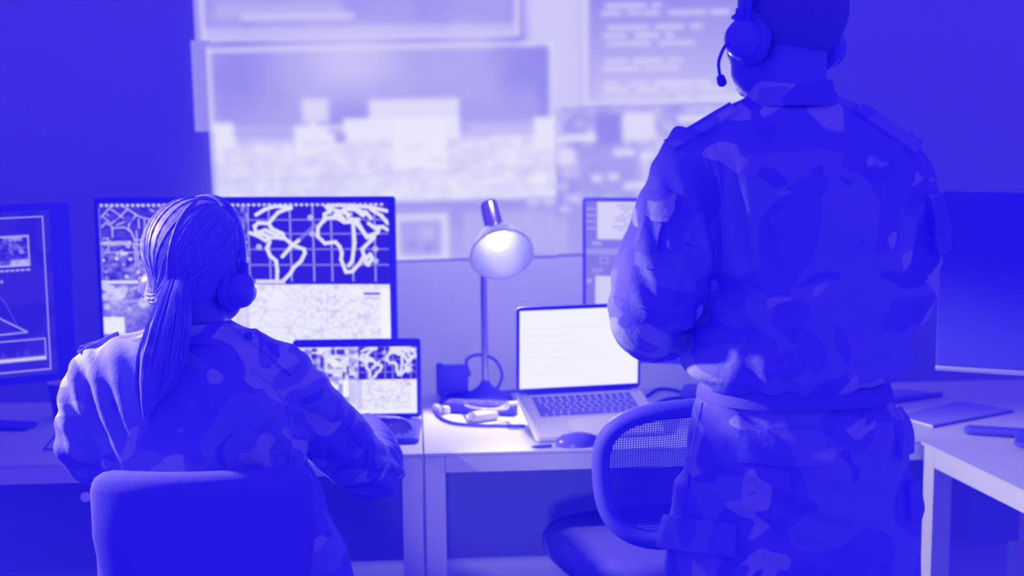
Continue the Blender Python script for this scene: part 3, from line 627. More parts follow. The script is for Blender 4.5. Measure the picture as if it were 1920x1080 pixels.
b = BM(); L_ = (p1-p0).length; slab(b, frame_M((p0+p1)/2+Vector((0, 0, .019)), dd, Vector((-dd.y, dd.x, 0))), L_, .045, .0185, .02, .006); obj('body', b, 'black_plastic', pc)

# ================================================================== CHAIRS
def swivel_base(t, c, zseat, yaw):
    b = BM(); lathe(b, [(.045, zseat-.03), (.045, zseat-.06), (.028, zseat-.07), (.028, .20), (.036, .19), (.036, .10), (.02, .09)], Matrix.Translation((c.x, c.y, 0)), 24); obj('gas_column', b, 'black_plastic', t)
    b = BM()
    for k in range(5):
        a = R(yaw+72*k); e = Vector((c.x+.29*math.cos(a), c.y+.29*math.sin(a), .075)); tube(b, [Vector((c.x, c.y, .125)), (Vector((c.x, c.y, .125))+e)/2+Vector((0, 0, .006)), e], [.030, .024, .017], 10, 3)
    base = obj('star_base', b, 'black_plastic', t)
    for k in range(5):
        a = R(yaw+72*k); e = Vector((c.x+.29*math.cos(a), c.y+.29*math.sin(a), .029)); b = BM()
        for s in (-1, 1): lathe(b, [(.003, -.008), (.024, -.009), (.028, -.004), (.028, .004), (.024, .009), (.003, .008)], Matrix.Translation(e+Vector((-math.sin(a)*.014*s, math.cos(a)*.014*s, 0))) @ Matrix.Rotation(a, 4, 'Z') @ Matrix.Rotation(R(90), 4, 'X'), 18)
        box(b, e+Vector((0, 0, .03)), (.02, .02, .04), Matrix.Rotation(a, 3, 'Z')); box(b, e, (.012, .04, .012), Matrix.Rotation(a, 3, 'Z')); obj('caster', b, 'black_plastic', base)
def superell(cx, cy, z, a, b_, n, yaw, k=48):
    o = []; 
    for i in range(k):
        t = 2*math.pi*i/k; x = a*math.copysign(abs(math.cos(t))**(2/n), math.cos(t)); y = b_*math.copysign(abs(math.sin(t))**(2/n), math.sin(t))
        o.append(Vector((cx+x*math.cos(yaw)-y*math.sin(yaw), cy+x*math.sin(yaw)+y*math.cos(yaw), z)))
    return o
def cushion(bm, c, z0, z1, a, b_, n, yaw):
    h = z1-z0; loft(bm, [superell(c.x, c.y, z0+h*f, a*s, b_*s, n, yaw) for f, s in ((0, .86), (.12, .95), (.35, 1), (.65, 1), (.86, .965), (.96, .90), (1, .78), (1.02, .4))])
# mesh-backed chair in front of the silver laptop
SC = atZ(1222, 1012, .50); CY = R(16)
mch = thing('office_chair', 'dark mesh-backed office chair pushed toward the desk, half behind the standing person', 'chair', (SC.x, SC.y, 0))
b = BM(); cushion(b, SC, .44, .525, .255, .245, 3.2, CY); obj('seat', b, 'dark_fabric', mch)
swivel_base(mch, SC, .47, 20)
rear = Vector((math.sin(CY), -math.cos(CY), 0)); side = Vector((math.cos(CY), math.sin(CY), 0))
BC = atY(1300, 860, SC.y-.295)
def bp(u, v, d=0):                # point on the curved backrest: u across -1..1, v up -1..1
    return Vector((BC.x, BC.y, BC.z-.03))+side*(u*.245*(.95+.05*v-.04*v*v))-rear*(.035*u*u)+rear*(d+.02*v*v)+Vector((0, 0, v*.165))
def sq(t, n=3.4): return math.copysign(abs(math.cos(t))**(2/n), math.cos(t)), math.copysign(abs(math.sin(t))**(2/n), math.sin(t))
b = BM(); tube(b, [bp(*(e*.93 for e in sq(t))) for t in np.linspace(0, 2*math.pi, 72, endpoint=False)], .021, 12, closed=True, flat=1); back = obj('backrest', b, 'black_plastic', mch)
b = BM(); NX, NY = 74, 56; vs = {}
def gp(i, j): return bp((i/NX*2-1)*.92, (j/NY*2-1)*.92)
def gv(i, j):
    if (i, j) not in vs: vs[i, j] = b.verts.new(gp(i, j))
    return vs[i, j]
for j in range(NY):                # a net: every cell is a square frame round its hole
    for i in range(NX):
        if abs(((i+.5)/NX*2-1)*.92/.94)**3.4+abs(((j+.5)/NY*2-1)*.92/.94)**3.4 > .97: continue
        c = [(i, j), (i+1, j), (i+1, j+1), (i, j+1)]; P = [gp(*k) for k in c]; m = sum(P, Vector())/4
        o4 = [gv(*k) for k in c]; i4 = [b.verts.new(m+(p-m)*.55) for p in P]
        for k in range(4): b.faces.new((o4[k], o4[(k+1) % 4], i4[(k+1) % 4], i4[k]))
obj('mesh_panel', b, 'black_plastic', back, False)
b = BM(); p0 = bp(0, -.93, .015); tube(b, [p0+Vector((0, 0, .05)), p0-Vector((0, 0, .03))+rear*.02, Vector((SC.x, SC.y, .42))+rear*.22, Vector((SC.x, SC.y, .425))+rear*.05], [.022, .026, .026, .026], 12, 6); obj('back_support', b, 'black_plastic', mch)

# ================================================================== PEOPLE
from mathutils.bvhtree import BVHTree
def remesh(bm, voxel, smooth=6, disp=None):
    me = bpy.data.meshes.new('tmp'); bmesh.ops.recalc_face_normals(bm, faces=bm.faces); bm.to_mesh(me); bm.free()
    o = bpy.data.objects.new('tmp', me); COL.objects.link(o)
    m = o.modifiers.new('r', 'REMESH'); m.mode = 'VOXEL'; m.voxel_size = voxel
    s = o.modifiers.new('s', 'SMOOTH'); s.factor = .5; s.iterations = smooth
    dg = bpy.context.evaluated_depsgraph_get(); dg.update(); out = bpy.data.meshes.new_from_object(o.evaluated_get(dg))
    bpy.data.objects.remove(o); bpy.data.meshes.remove(me)
    if disp is not None:
        n = len(out.vertices); co = np.empty(n*3, np.float32); out.vertices.foreach_get('co', co); co = co.reshape(-1, 3).astype(float)
        no = np.empty(n*3, np.float32); out.vertex_normals.foreach_get('vector', no); no = no.reshape(-1, 3)
        co += no*disp(co)[:, None]; out.vertices.foreach_set('co', co.astype(np.float32).ravel()); out.update()
    return out
def fold_field(folds, base=.0025, seed=1):
    """cloth creases: each fold = (point, direction across the creases, reach, spacing, height)"""
    g = np.random.default_rng(seed); W = g.normal(size=(10, 3))*14; P = g.random(10)*6.28
    def f(co):
        warp = sum(np.sin(co @ W[k]+P[k]) for k in range(10))
        d = base*warp/3
        for p, ax, reach, lam, h in folds:
            v = co-np.array(p); a = np.array(ax, float); a /= np.linalg.norm(a); r = np.linalg.norm(v, axis=1)
            s = np.sin(2*math.pi*(v @ a)/lam+.55*warp); d += h*np.exp(-(r/reach)**2)*(np.sign(s)*np.abs(s)**.8)
        return d
    return f
def rowring(py, xl, xr, Y, back, front, n=36, e=2.35):
    a, c = atY(xl, py, Y), atY(xr, py, Y); m = (a+c)/2; h = (c.x-a.x)/2; o = []
    for i in range(n):
        t = 2*math.pi*i/n; cx, sy = math.cos(t), math.sin(t)
        o.append(Vector((m.x+h*math.copysign(abs(cx)**(2/e), cx), m.y+(front if sy > 0 else back)*math.copysign(abs(sy)**(2/e), sy), m.z)))
    return o
def shrink(ring, k):
    c = sum(ring, Vector())/len(ring); return [c+(p-c)*k for p in ring]
def limb(bm, pts, k=1., dr=0., seg=20, sm=6):
    tube(bm, [p for p, r in pts], [r*k+dr for p, r in pts], seg, sm)
def hand(bm, w, d, nrm, thumb_side, curl=(25, 30, 20), spread=.5, s=1.):
    """palm, four unequal fingers, thumb from the side of the palm. w wrist, d pointing, nrm back of the hand"""
    d = Vector(d).normalized(); nrm = Vector(nrm); nrm = (nrm-d*nrm.dot(d)).normalized(); sd = d.cross(nrm)*thumb_side
    q = lambda x, y, z: w+(d*x+sd*y+nrm*z)*s
    rings = []
    for x, hw, ht in ((-.03, .026, .020), (.0, .027, .018), (.03, .036, .016), (.065, .041, .014), (.088, .040, .012), (.096, .036, .009)):
        rings.append([q(x, hw*math.cos(t), ht*math.sin(t)) for t in np.linspace(0, 2*math.pi, 16, endpoint=False)])
    loft(bm, rings)
    for k, (y, L) in enumerate(((.030, .072), (.010, .080), (-.010, .074), (-.029, .058))):
        p = q(.084, y, 0); a = 0; pts = [p]; dirv = d+sd*(y*spread*4)
        for seg_, c in zip((.46, .30, .24), curl):
            a += R(c); p = p+(dirv*math.cos(a)-nrm*math.sin(a)).normalized()*L*seg_*s; pts.append(p)
        tube(bm, pts, [.0095*s, .0088*s, .008*s, .0066*s], 10, 3); ball(bm, pts[-1], .0066*s, None, 10, 8)
    p = q(.022, .030, -.004); pts = [p, q(.048, .055, -.012), q(.076, .062, -.020), q(.098, .060, -.026)]
    tube(bm, pts, [.0135*s, .011*s, .0095*s, .0075*s], 10, 3); ball(bm, pts[-1], .0075*s, None, 10, 8)
def head_shapes(bm, M, k=1.):
    E = lambda c, r: ball(bm, M @ (Vector(c)*k), tuple(x*k for x in r), M.to_3x3(), 28, 20)
    E((0, -.012, .030), (.079, .100, .088)); E((0, .030, -.028), (.063, .064, .086)); E((0, .046, -.074), (.050, .048, .042))
    E((0, .101, -.022), (.014, .020, .026)); E((0, .108, -.036), (.018, .013, .010)); E((0, .078, .020), (.050, .020, .013))
    E((0, .090, -.060), (.025, .011, .0065)); E((0, .088, -.070), (.023, .011, .006)); E((0, .082, -.096), (.022, .018, .016))
    for s in (-1, 1):
        E((s*.044, .022, -.066), (.029, .046, .044))
        E((s*.083, -.008, -.012), (.010, .020, .032)); E((s*.052, .040, -.035), (.024, .034, .03))
def eyes(M, par, m='skin'):
    for s in (-1, 1):
        b = BM(); ball(b, M @ Vector((s*.031, .078, .002)), .0125, None, 14, 10); obj('eye', b, 'eyeball', par, label='pale eyeball')
class Cloth:
    """places pieces of cloth on a garment where the photograph shows them"""
    def __init__(s, me):
        s.t = BVHTree.FromPolygons([v.co.copy() for v in me.vertices], [tuple(p.vertices) for p in me.polygons])
    def hit(s, px, py, Y):
        o = Vector((0, 0, CAM_H)); h = s.t.ray_cast(o, ray(px, py).normalized())
        if h[0] is None or abs(h[0].y-Y) > .35: h = s.t.find_nearest(atY(px, py, Y))
        return h[0], h[1]
    def patch(s, name, quad, Y, th, m, par, nu=14, nv=8, label=None, lift=0):
        b = BM(); G = []
        for j in range(nv+1):
            row = []
            for i in range(nu+1):
                u, v = i/nu, j/nv; A = [quad[0][k]*(1-u)+quad[1][k]*u for k in (0, 1)]; B = [quad[3][k]*(1-u)+quad[2][k]*u for k in (0, 1)]
                l, n = s.hit(A[0]*(1-v)+B[0]*v, A[1]*(1-v)+B[1]*v, Y); row.append((l+n*(th+lift*v), l-n*.004))
            G.append(row)
        for _ in range(3):
            for c in (0, 1):
                Q = [[G[j][i][c].copy() for i in range(nu+1)] for j in range(nv+1)]
                for j in range(nv+1):
                    for i in range(nu+1):
                        nb = ([Q[j][i-1], Q[j][i+1]] if 0 < i < nu else [])+([Q[j-1][i], Q[j+1][i]] if 0 < j < nv else [])
                        if nb: G[j][i][c].xyz = Q[j][i]*.5+sum(nb, Vector())/len(nb)*.5
        up = [[b.verts.new(p[0]) for p in r] for r in G]; dn = [[b.verts.new(p[1]) for p in r] for r in G]
        for j in range(nv):
            for i in range(nu):
                b.faces.new((up[j][i], up[j][i+1], up[j+1][i+1], up[j+1][i])); b.faces.new((dn[j][i], dn[j+1][i], dn[j+1][i+1], dn[j][i+1]))
        edge = [(j, 0) for j in range(nv+1)]+[(nv, i) for i in range(1, nu+1)]+[(j, nu) for j in range(nv-1, -1, -1)]+[(0, i) for i in range(nu-1, 0, -1)]
        for a, c in zip(edge, edge[1:]+edge[:1]): b.faces.new((up[a[0]][a[1]], dn[a[0]][a[1]], dn[c[0]][c[1]], up[c[0]][c[1]]))
        return obj(name, b, m, par, label=label)
    def seam(s, par, m, pts, Y, r=.0016, n=10):
        P = []
        for a, c in zip(pts, pts[1:]):
            for k in range(n):
                l, no = s.hit(a[0]+(c[0]-a[0])*k/n, a[1]+(c[1]-a[1])*k/n, Y); P.append(l+no*r*.4)
        Q = [P[0]]
        for p in P[1:]:
            if .002 < (p-Q[-1]).length < .06: Q.append(p)
        if len(Q) > 3: b = BM(); tube(b, Q, r, 6); obj('seam', b, m, par)
def headset(name, label, M, R_, zc, cups, mic, boom=True, bw=.014, rb=.104, top=.128, yb=-.008):
    c0 = M @ Vector((0, -.005, zc)); t = thing(name, label, 'headset', tuple(c0))
    b = BM(); pts = []
    for a in np.linspace(R(-8), R(188), 40):
        x, z = math.cos(a), math.sin(a); pts.append((x*rb, yb*max(0, z)-.008*(1-max(0, z)), zc+.01+max(z, -.2)*(top-zc)))
    rings = []
    for i, p in enumerate(pts):
        n = Vector((p[0], 0, p[2]-zc)).normalized(); p = Vector(p)
        rings.append([M @ (p+Vector((0, math.cos(q_)*bw, 0))+n*(math.sin(q_)*.004)) for q_ in np.linspace(0, 2*math.pi, 12, endpoint=False)])
    loft(b, rings); obj('headband', b, 'black_plastic', t)
    for s in (-1, 1):
        Mx = M @ Matrix.Translation((s*(rb-.012), -.006, zc)) @ Matrix.Rotation(R(90*s), 4, 'Y')
        b = BM(); lathe(b, [(.002, .0335), (.012, .033), (.023, .029), (.0315, .020), (.035, .008), (.035, .0)], Mx, 32); cup = obj('ear_cup', b, 'black_gloss', t)
        b = BM(); lathe(b, [(.036, .0), (.042, -.006), (.042, -.018), (.035, -.024), (.012, -.024)], Mx, 32); obj('cushion', b, 'dark_fabric', cup)
        b = BM(); box(b, M @ Vector((s*(rb+.004), -.006, zc+.040)), (.012, .016, .022), M.to_3x3(), .002); obj('hinge', b, 'black_plastic', cup)
    if boom:
        b = BM(); P = [M @ Vector(p) for p in mic]; tube(b, P, .0030, 10, 6); bo = obj('microphone_boom', b, 'black_plastic', t)
        d = (P[-1]-P[-2]).normalized(); b = BM(); tube(b, [P[-1]-d*.004, P[-1]+d*.003, P[-1]+d*.018, P[-1]+d*.024], [.003, .0075, .0085, .004], 12, 2); obj('microphone', b, 'dark_fabric', bo)
    return t

# ---------------------------------------------------------------- standing person
MY = 2.42
mx = atY(1472, 56, MY+.02)
man = thing('person', 'person in camouflage uniform standing with back to us, arms bent forward, head turned left', 'person', (mx.x, MY, 0))
MH = Matrix.Translation(mx) @ Matrix.Rotation(R(28), 4, 'Z') @ Matrix.Rotation(R(4), 4, 'Y')
T = lambda px, py, Y: atY(px, py, Y)
larm = [(T(1325, 262, MY), .058), (T(1290, 345, MY), .072), (T(1262, 450, MY+.0), .083), (T(1234, 540, MY), .084), (T(1213, 598, MY+.03), .067), (T(1240, 612, MY+.14), .062), (T(1325, 606, MY+.27), .052), (T(1392, 600, MY+.33), .044)]
rarm = [(T(1655, 268, MY), .056), (T(1688, 360, MY), .067), (T(1690, 460, MY), .070), (T(1682, 540, MY), .070), (T(1674, 578, MY+.03), .060), (T(1650, 590, MY+.14), .056), (T(1585, 596, MY+.26), .050), (T(1530, 602, MY+.31), .044)]
rows = [(172, 1412, 1552, .052, .06), (186, 1394, 1578, .064, .06), (204, 1356, 1636, .082, .08), (235, 1308, 1678, .102, .09), (275, 1284, 1700, .120, .105), (330, 1296, 1712, .130, .115), (420, 1326, 1712, .135, .12), (520, 1336, 1706, .134, .125), (590, 1322, 1694, .134, .13), (630, 1298, 1692, .138, .13), (660, 1277, 1699, .142, .135), (688, 1284, 1690, .140, .135), (705, 1306, 1668, .130, .125), (716, 1314, 1658, .120, .115)]
rings = [rowring(y, l, r, MY, bk, fr) for y, l, r, bk, fr in rows]
trows = [(690, 1330, 1645, .105, .10), (745, 1308, 1666, .118, .112), (800, 1292, 1690, .135, .12), (850, 1284, 1692, .140, .12), (905, 1274, 1696, .132, .12), (950, 1262, 1706, .120, .12), (1000, 1252, 1716, .115, .115), (1050, 1248, 1722, .105, .105)]
lt = T(1362, 1000, MY); rt_ = T(1612, 1000, MY)
def leg_pts(p, out): return [(p+Vector((0, 0, .10)), .098), (p, .108), (Vector((p.x+out*.01, p.y, .66)), .106), (Vector((p.x+out*.015, p.y+.02, .45)), .088), (Vector((p.x+out*.02, p.y, .25)), .082), (Vector((p.x+out*.02, p.y-.01, .10)), .074)]
# body
b = BM(); head_shapes(b, MH, 1.04)
nb0 = MH @ Vector((0, -.018, -.035)); nb1 = T(1480, 190, MY-.005)
tube(b, [nb0, (nb0+nb1)/2+Vector((0, -.010, 0)), nb1, nb1-Vector((0, 0, .06))], [.060, .059, .064, .075], 24, 4)
loft(b, [shrink(r, .86) for r in rings]); loft(b, [shrink(rowring(y, l, r, MY, bk, fr), .86) for y, l, r, bk, fr in trows])
limb(b, larm, .62); limb(b, rarm, .62)
for p, s in ((lt, -1), (rt_, 1)): limb(b, leg_pts(p, s), .7)
wl = larm[-1][0]; wr = rarm[-1][0]
limb(b, [(larm[-2][0], .036), (wl, .030), (wl+(wl-larm[-2][0]).normalized()*.03, .026)]); limb(b, [(rarm[-2][0], .036), (wr, .030), (wr+(wr-rarm[-2][0]).normalized()*.03, .026)])
hand(b, wl+(wl-larm[-2][0]).normalized()*.035+Vector((0, 0, .005)), (.75, .55, .25), (-.3, .2, .9), 1, (35, 40, 30)); hand(b, wr+(wr-rarm[-2][0]).normalized()*.035-Vector((0, 0, .02)), (-.75, .55, -.1), (.3, .2, .9), -1, (35, 40, 30))
obj('body', remesh(b, .0058, 4), 'skin_dark', man); eyes(MH, man)
# short hair
b = BM()
ball(b, MH @ Vector((0, -.014, .033)), (.0842, .1062, .094), MH.to_3x3(), 40, 28)
bmesh.ops.bisect_plane(b, geom=b.verts[:]+b.edges[:]+b.faces[:], plane_co=MH @ Vector((0, .055, .045)), plane_no=MH.to_3x3() @ Vector((0, .8, -.6)), clear_outer=True)
bmesh.ops.bisect_plane(b, geom=b.verts[:]+b.edges[:]+b.faces[:], plane_co=MH @ Vector((0, -.1, -.058)), plane_no=MH.to_3x3() @ Vector((0, .35, -1)), clear_outer=True)
bmesh.ops.holes_fill(b, edges=b.edges[:]); obj('hair', b, 'short_hair', man, label='very short cropped hair')
# jacket
b = BM(); loft(b, rings); limb(b, larm); limb(b, rarm)
el, er, sh, sr = larm[4][0], rarm[4][0], larm[1][0], rarm[1][0]
folds = [(el+Vector((0, 0, .06)), (.3, 0, 1), .10, .060, .0032), (el+Vector((.06, .08, .0)), (.8, .5, .2), .09, .05, .004), (er+Vector((0, 0, .06)), (-.3, 0, 1), .10, .045, .005), (sh+Vector((.02, -.05, -.02)), (1, 0, .35), .08, .05, .004), (sr+Vector((-.05, -.05, -.02)), (1, 0, -.35), .11, .05, .006),
         (larm[2][0]+Vector((.02, -.06, .03)), (1, 0, .25), .12, .042, .0065), (T(1320, 640, MY-.1), (.5, 0, 1), .12, .06, .007), (T(1670, 650, MY-.1), (-.5, 0, 1), .11, .06, .006), (T(1490, 690, MY-.13), (1, 0, .1), .14, .055, .004), (T(1480, 420, MY-.13), (.4, 0, 1), .22, .12, .003)]
jk = remesh(b, .0062, 7, fold_field(folds, .0022, 3)); CJ = Cloth(jk); jacket = obj('jacket', jk, 'camouflage_jacket', man)
# collar, shoulder straps, pockets, seams
b = BM(); cr = [(150, 1418, 1556, .060, .064), (158, 1412, 1558, .066, .068), (176, 1404, 1562, .072, .070), (196, 1392, 1580, .080, .074)]
oo = [rowring(y, l, r, MY-.004, bk, fr) for y, l, r, bk, fr in cr]; ii = [shrink(r, .90) for r in oo]
loft(b, oo+ii[::-1], False, True); obj('collar', b, 'camouflage_trousers', jacket)
CJ.patch('shoulder_strap', [(1372, 199), (1385, 214), (1268, 282), (1250, 268)], MY, .008, 'camouflage_shirt', jacket, 12, 5)
CJ.patch('shoulder_strap', [(1612, 196), (1600, 212), (1712, 290), (1722, 268)], MY, .008, 'camouflage_shirt', jacket, 12, 5)
CJ.patch('sleeve_pocket', [(1216, 398), (1252, 392), (1224, 505), (1192, 497)], MY, .008, 'camouflage_jacket', jacket, 8, 12)
CJ.patch('pocket_flap', [(1230, 356), (1272, 364), (1250, 420), (1212, 410)], MY, .012, 'camouflage_shirt', jacket, 8, 8, lift=.006)
CJ.patch('pocket_flap', [(1736, 365), (1756, 362), (1768, 462), (1744, 474)], MY, .012, 'camouflage_shirt', jacket, 6, 10, lift=.012)
b = BM(); CJ.seam(jacket, 'camouflage_jacket', [(1318, 232), (1345, 300), (1356, 380), (1358, 470), (1356, 600)], MY, .0022); CJ.seam(jacket, 'camouflage_jacket', [(1300, 250), (1312, 275), (1330, 310), (1345, 350)], MY, .0018); CJ.seam(jacket, 'camouflage_jacket', [(1318, 395), (1292, 470), (1276, 540), (1268, 580)], MY, .0018); CJ.seam(jacket, 'camouflage_jacket', [(1150, 556), (1200, 575), (1260, 590), (1300, 596)], MY, .0022)
CJ.seam(jacket, 'camouflage_jacket', [(1395, 188), (1430, 182), (1480, 180), (1540, 190)], MY, .002)
# trousers, belt, boots
b = BM(); loft(b, [rowring(y, l, r, MY, bk, fr) for y, l, r, bk, fr in trows])
for p, s in ((lt, -1), (rt_, 1)): limb(b, leg_pts(p, s))
tf = fold_field([(T(1320, 800, MY-.12), (.9, 0, .3), .10, .05, .005), (T(1660, 830, MY-.12), (.9, 0, -.3), .10, .05, .005), (T(1480, 920, MY-.1), (.3, 0, 1), .15, .06, .005), (Vector((lt.x, MY-.05, .5)), (.1, 0, 1), .14, .06, .006), (Vector((rt_.x, MY-.05, .5)), (.1, 0, 1), .14, .06, .006)], .0022, 8)
tm = remesh(b, .0062, 6, tf); CT = Cloth(tm); trs = obj('trousers', tm, 'camouflage_trousers', man)
CT.patch('back_pocket', [(1388, 800), (1552, 806), (1550, 876), (1384, 868)], MY, .006, 'camouflage_trousers', trs, 16, 10)
CT.patch('cargo_pocket_flap', [(1256, 966), (1380, 980), (1376, 1040), (1246, 1024)], MY, .012, 'camouflage_trousers', trs, 14, 8, lift=.008)
CT.patch('hip_pocket', [(1676, 765), (1690, 768), (1704, 845), (1680, 858)], MY, .012, 'camouflage_trousers', trs, 6, 8, lift=.008)
CT.patch('cargo_pocket', [(1696, 905), (1712, 905), (1726, 968), (1700, 975)], MY, .012, 'camouflage_trousers', trs, 6, 8)
b = BM(); CT.seam(trs, 'camouflage_trousers', [(1318, 755), (1308, 800), (1296, 860), (1288, 930), (1282, 960)], MY, .002); CT.seam(trs, 'camouflage_trousers', [(1478, 745), (1482, 820), (1486, 900), (1490, 940)], MY, .002)
b = BM(); o1 = [rowring(y, l, r, MY, bk, fr) for y, l, r, bk, fr in ((709, 1314, 1660, .121, .117), (740, 1308, 1668, .128, .122))]; i1 = [shrink(r, .96) for r in o1]
loft(b, o1+i1[::-1], False, True); belt = obj('belt', b, 'belt_web', man)
b = BM()
for x in (1340, 1450, 1600):
    r0 = T(x, 724, MY-.126); box(b, r0+Vector((0, 0 if x == 1450 else .012, 0)), (.012, .008, .042), None, .002)
    if x == 1340: continue
b.free()
for p, s in ((lt, -1), (rt_, 1)):
    x, y = p.x+s*.02, p.y; b = BM(); tube(b, [Vector((x, y-.01, .20)), Vector((x, y-.01, .10)), Vector((x, y, .055))], [.056, .054, .05], 18, 4)
    tube(b, [Vector((x, y-.055, .045)), Vector((x, y, .052)), Vector((x+s*.01, y+.10, .046)), Vector((x+s*.015, y+.18, .036)), Vector((x+s*.016, y+.205, .03))], [.034, .046, .046, .038, .02], 18, 4)
    bo = obj('boot', remesh(b, .006, 4), 'boot_leather', man)
    b = BM(); loft(b, [[Vector((x+s*.008+cx*.046*(1+.15*cy), y+.065+cy*.15, z)) for cx, cy in [(math.cos(t), math.sin(t)) for t in np.linspace(0, 2*math.pi, 28, endpoint=False)]] for z in (.001, .022)]); obj('sole', b, 'black_plastic', bo)
headset('headset', 'black headset with a microphone boom on the standing person', MH, None, -.024, None, [(-.120, .0, -.030), (-.128, .006, -.040), (-.124, .022, -.062), (-.106, .040, -.080), (-.098, .046, -.086)], rb=.103, top=.133)

# ---------------------------------------------------------------- seated person
WY = 2.70
wx = atY(374, 495, WY+.02)
wom = thing('person', 'person in camouflage uniform with a long ponytail, seated at a desk typing on a laptop', 'person', (wx.x, WY, 0))
WH = Matrix.Translation(wx) @ Matrix.Rotation(R(-24), 4, 'Z') @ Matrix.Rotation(R(-4), 4, 'X')
wl_ = [(T(205, 672, WY), .052), (T(176, 725, WY), .060), (T(163, 790, WY), .062), (T(160, 835, WY+.01), .056), (T(186, 862, WY+.12), .052), (T(250, 840, WY+.34), .046), (T(318, 808, WY+.58), .036)]
wr_ = [(T(515, 672, WY), .052), (T(562, 738, WY+.03), .064), (T(628, 820, WY+.13), .070), (T(695, 886, WY+.26), .060), (T(708, 868, WY+.36), .054), (T(703, 828, WY+.50), .046), (T(688, 798, WY+.63), .034)]
rows = [(600, 330, 424, .052, .05), (614, 290, 450, .064, .06), (628, 226, 494, .080, .07), (650, 178, 542, .096, .085), (690, 158, 560, .110, .10), (740, 162, 562, .115, .108), (800, 168, 566, .115, .11), (880, 172, 580, .115, .115), (960, 182, 618, .120, .12), (1040, 186, 652, .130, .13), (1110, 186, 668, .135, .14)]
rings = [rowring(y, l, r, WY, bk, fr) for y, l, r, bk, fr in rows]
hipc = T(410, 1110, WY); SEAT = .50
thigh = lambda s: [(Vector((hipc.x+s*.10, WY-.02, .60)), .105), (Vector((hipc.x+s*.11, WY+.2, .595)), .088), (Vector((hipc.x+s*.12, WY+.44, .575)), .070), (Vector((hipc.x+s*.12, WY+.49, .50)), .066), (Vector((hipc.x+s*.12, WY+.46, .30)), .066), (Vector((hipc.x+s*.12, WY+.44, .11)), .058)]
b = BM(); head_shapes(b, WH, .98)
n0 = WH @ Vector((0, -.02, -.035)); n1 = T(376, 618, WY)
tube(b, [n0, (n0+n1)/2+Vector((0, -.006, 0)), n1, n1-Vector((0, 0, .06))], [.052, .051, .056, .065], 24, 4)
loft(b, [shrink(r, .84) for r in rings]); limb(b, wl_, .62); limb(b, wr_, .62)
pel = [rowring(1100, 215, 575, WY, .11, .11), rowring(1180, 210, 580, WY, .11, .12)]; loft(b, pel)
for s in (-1, 1): limb(b, thigh(s), .72)
w2 = wr_[-1][0]; w1 = wl_[-1][0]
limb(b, [(wr_[-2][0], .032), (w2, .027), (w2+Vector((.004, .03, .0)), .024)]); limb(b, [(wl_[-2][0], .032), (w1, .027), (w1+Vector((.02, .03, -.004)), .024)])
hand(b, w2+Vector((.006, .035, .002)), (.62, .80, -.18), (-.15, .2, 1), -1, (14, 22, 18), .5, .92)
hand(b, w1+Vector((.02, .035, -.004)), (.45, .85, -.12), (.15, .2, 1), 1, (14, 22, 18), .5, .92)
obj('body', remesh(b, .0056, 4), 'skin', wom); eyes(WH, wom)
# hair: sleek cap and ponytail
b = BM(); ball(b, WH @ Vector((0, -.018, .030)), (.0895, .112, .0965), WH.to_3x3(), 40, 28); ball(b, WH @ Vector((0, -.030, -.010)), (.073, .088, .074), WH.to_3x3(), 32, 24)
ball(b, WH @ Vector((-.022, -.075, -.055)), (.044, .034, .036), WH.to_3x3(), 24, 16)
hm = remesh(b, .006, 8); bmh = BM(); bmh.from_mesh(hm)
bmesh.ops.bisect_plane(bmh, geom=bmh.verts[:]+bmh.edges[:]+bmh.faces[:], plane_co=WH @ Vector((0, .052, .05)), plane_no=WH.to_3x3() @ Vector((0, .82, -.57)), clear_outer=True)
bmesh.ops.holes_fill(bmh, edges=bmh.edges[:]); hair = obj('hair', bmh, 'long_hair', wom)
ht = BVHTree.FromPolygons([v.co.copy() for v in hair.data.vertices], [tuple(p.vertices) for p in hair.data.polygons]); b = BM(); g = np.random.default_rng(14)
hc, hroot = WH @ Vector((0, -.02, .02)), Vector((-.022, -.095, -.052))
for k in range(260):               # locks combed back from the hairline to the ponytail
    a = g.uniform(-1.75, 1.75); s0 = Vector((math.sin(a)*.95, .60+.1*g.random(), math.cos(a)*.95-.05)).normalized(); e0 = (hroot+Vector((g.normal()*.010, 0, g.normal()*.010))-Vector((0, -.02, .02))).normalized()
    f0 = g.uniform(0, .35); pts = []
    for f in np.linspace(f0, .97, 12):
        om = math.acos(max(-1, min(1, s0.dot(e0)))); d = s0*(math.sin((1-f)*om)/math.sin(om))+e0*(math.sin(f*om)/math.sin(om)); d.z -= .10*math.sin(math.pi*f)*(abs(s0.x))
        h = ht.ray_cast(hc+WH.to_3x3() @ d.normalized()*.3, -(WH.to_3x3() @ d.normalized()))
        if h[0] is not None: pts.append(h[0]+h[1]*.0004)
    if len(pts) > 6: tube(b, pts, [.0006]+[g.uniform(.0013, .0026)]*(len(pts)-2)+[.0012], 5)
obj('locks', b, 'long_hair', hair)
b = BM(); cl_ = [(340, 505, -.060, 40, .02), (330, 548, -.088, 50, .030), (318, 605, -.112, 70, .034), (306, 662, -.126, 80, .028), (295, 712, -.130, 64, .022), (282, 752, -.128, 34, .014), (273, 786, -.122, 8, .004)]
rg = []
for (x, y, dy, wpx, tk) in [tuple(np.array(cl_[i])*(1-f)+np.array(cl_[i+1])*f) for i in range(len(cl_)-1) for f in (0, .25, .5, .75)]+[cl_[-1]]:
    c = atY(x, y, WY+dy); h = wpx/2/970
    rg.append([c+Vector((h*math.cos(t)*(1+.05*math.sin(9*t)), tk*math.sin(t)*(1+.08*math.sin(7*t)), 0)) for t in np.linspace(0, 2*math.pi, 40, endpoint=False)])
loft(b, rg)
g = np.random.default_rng(4)
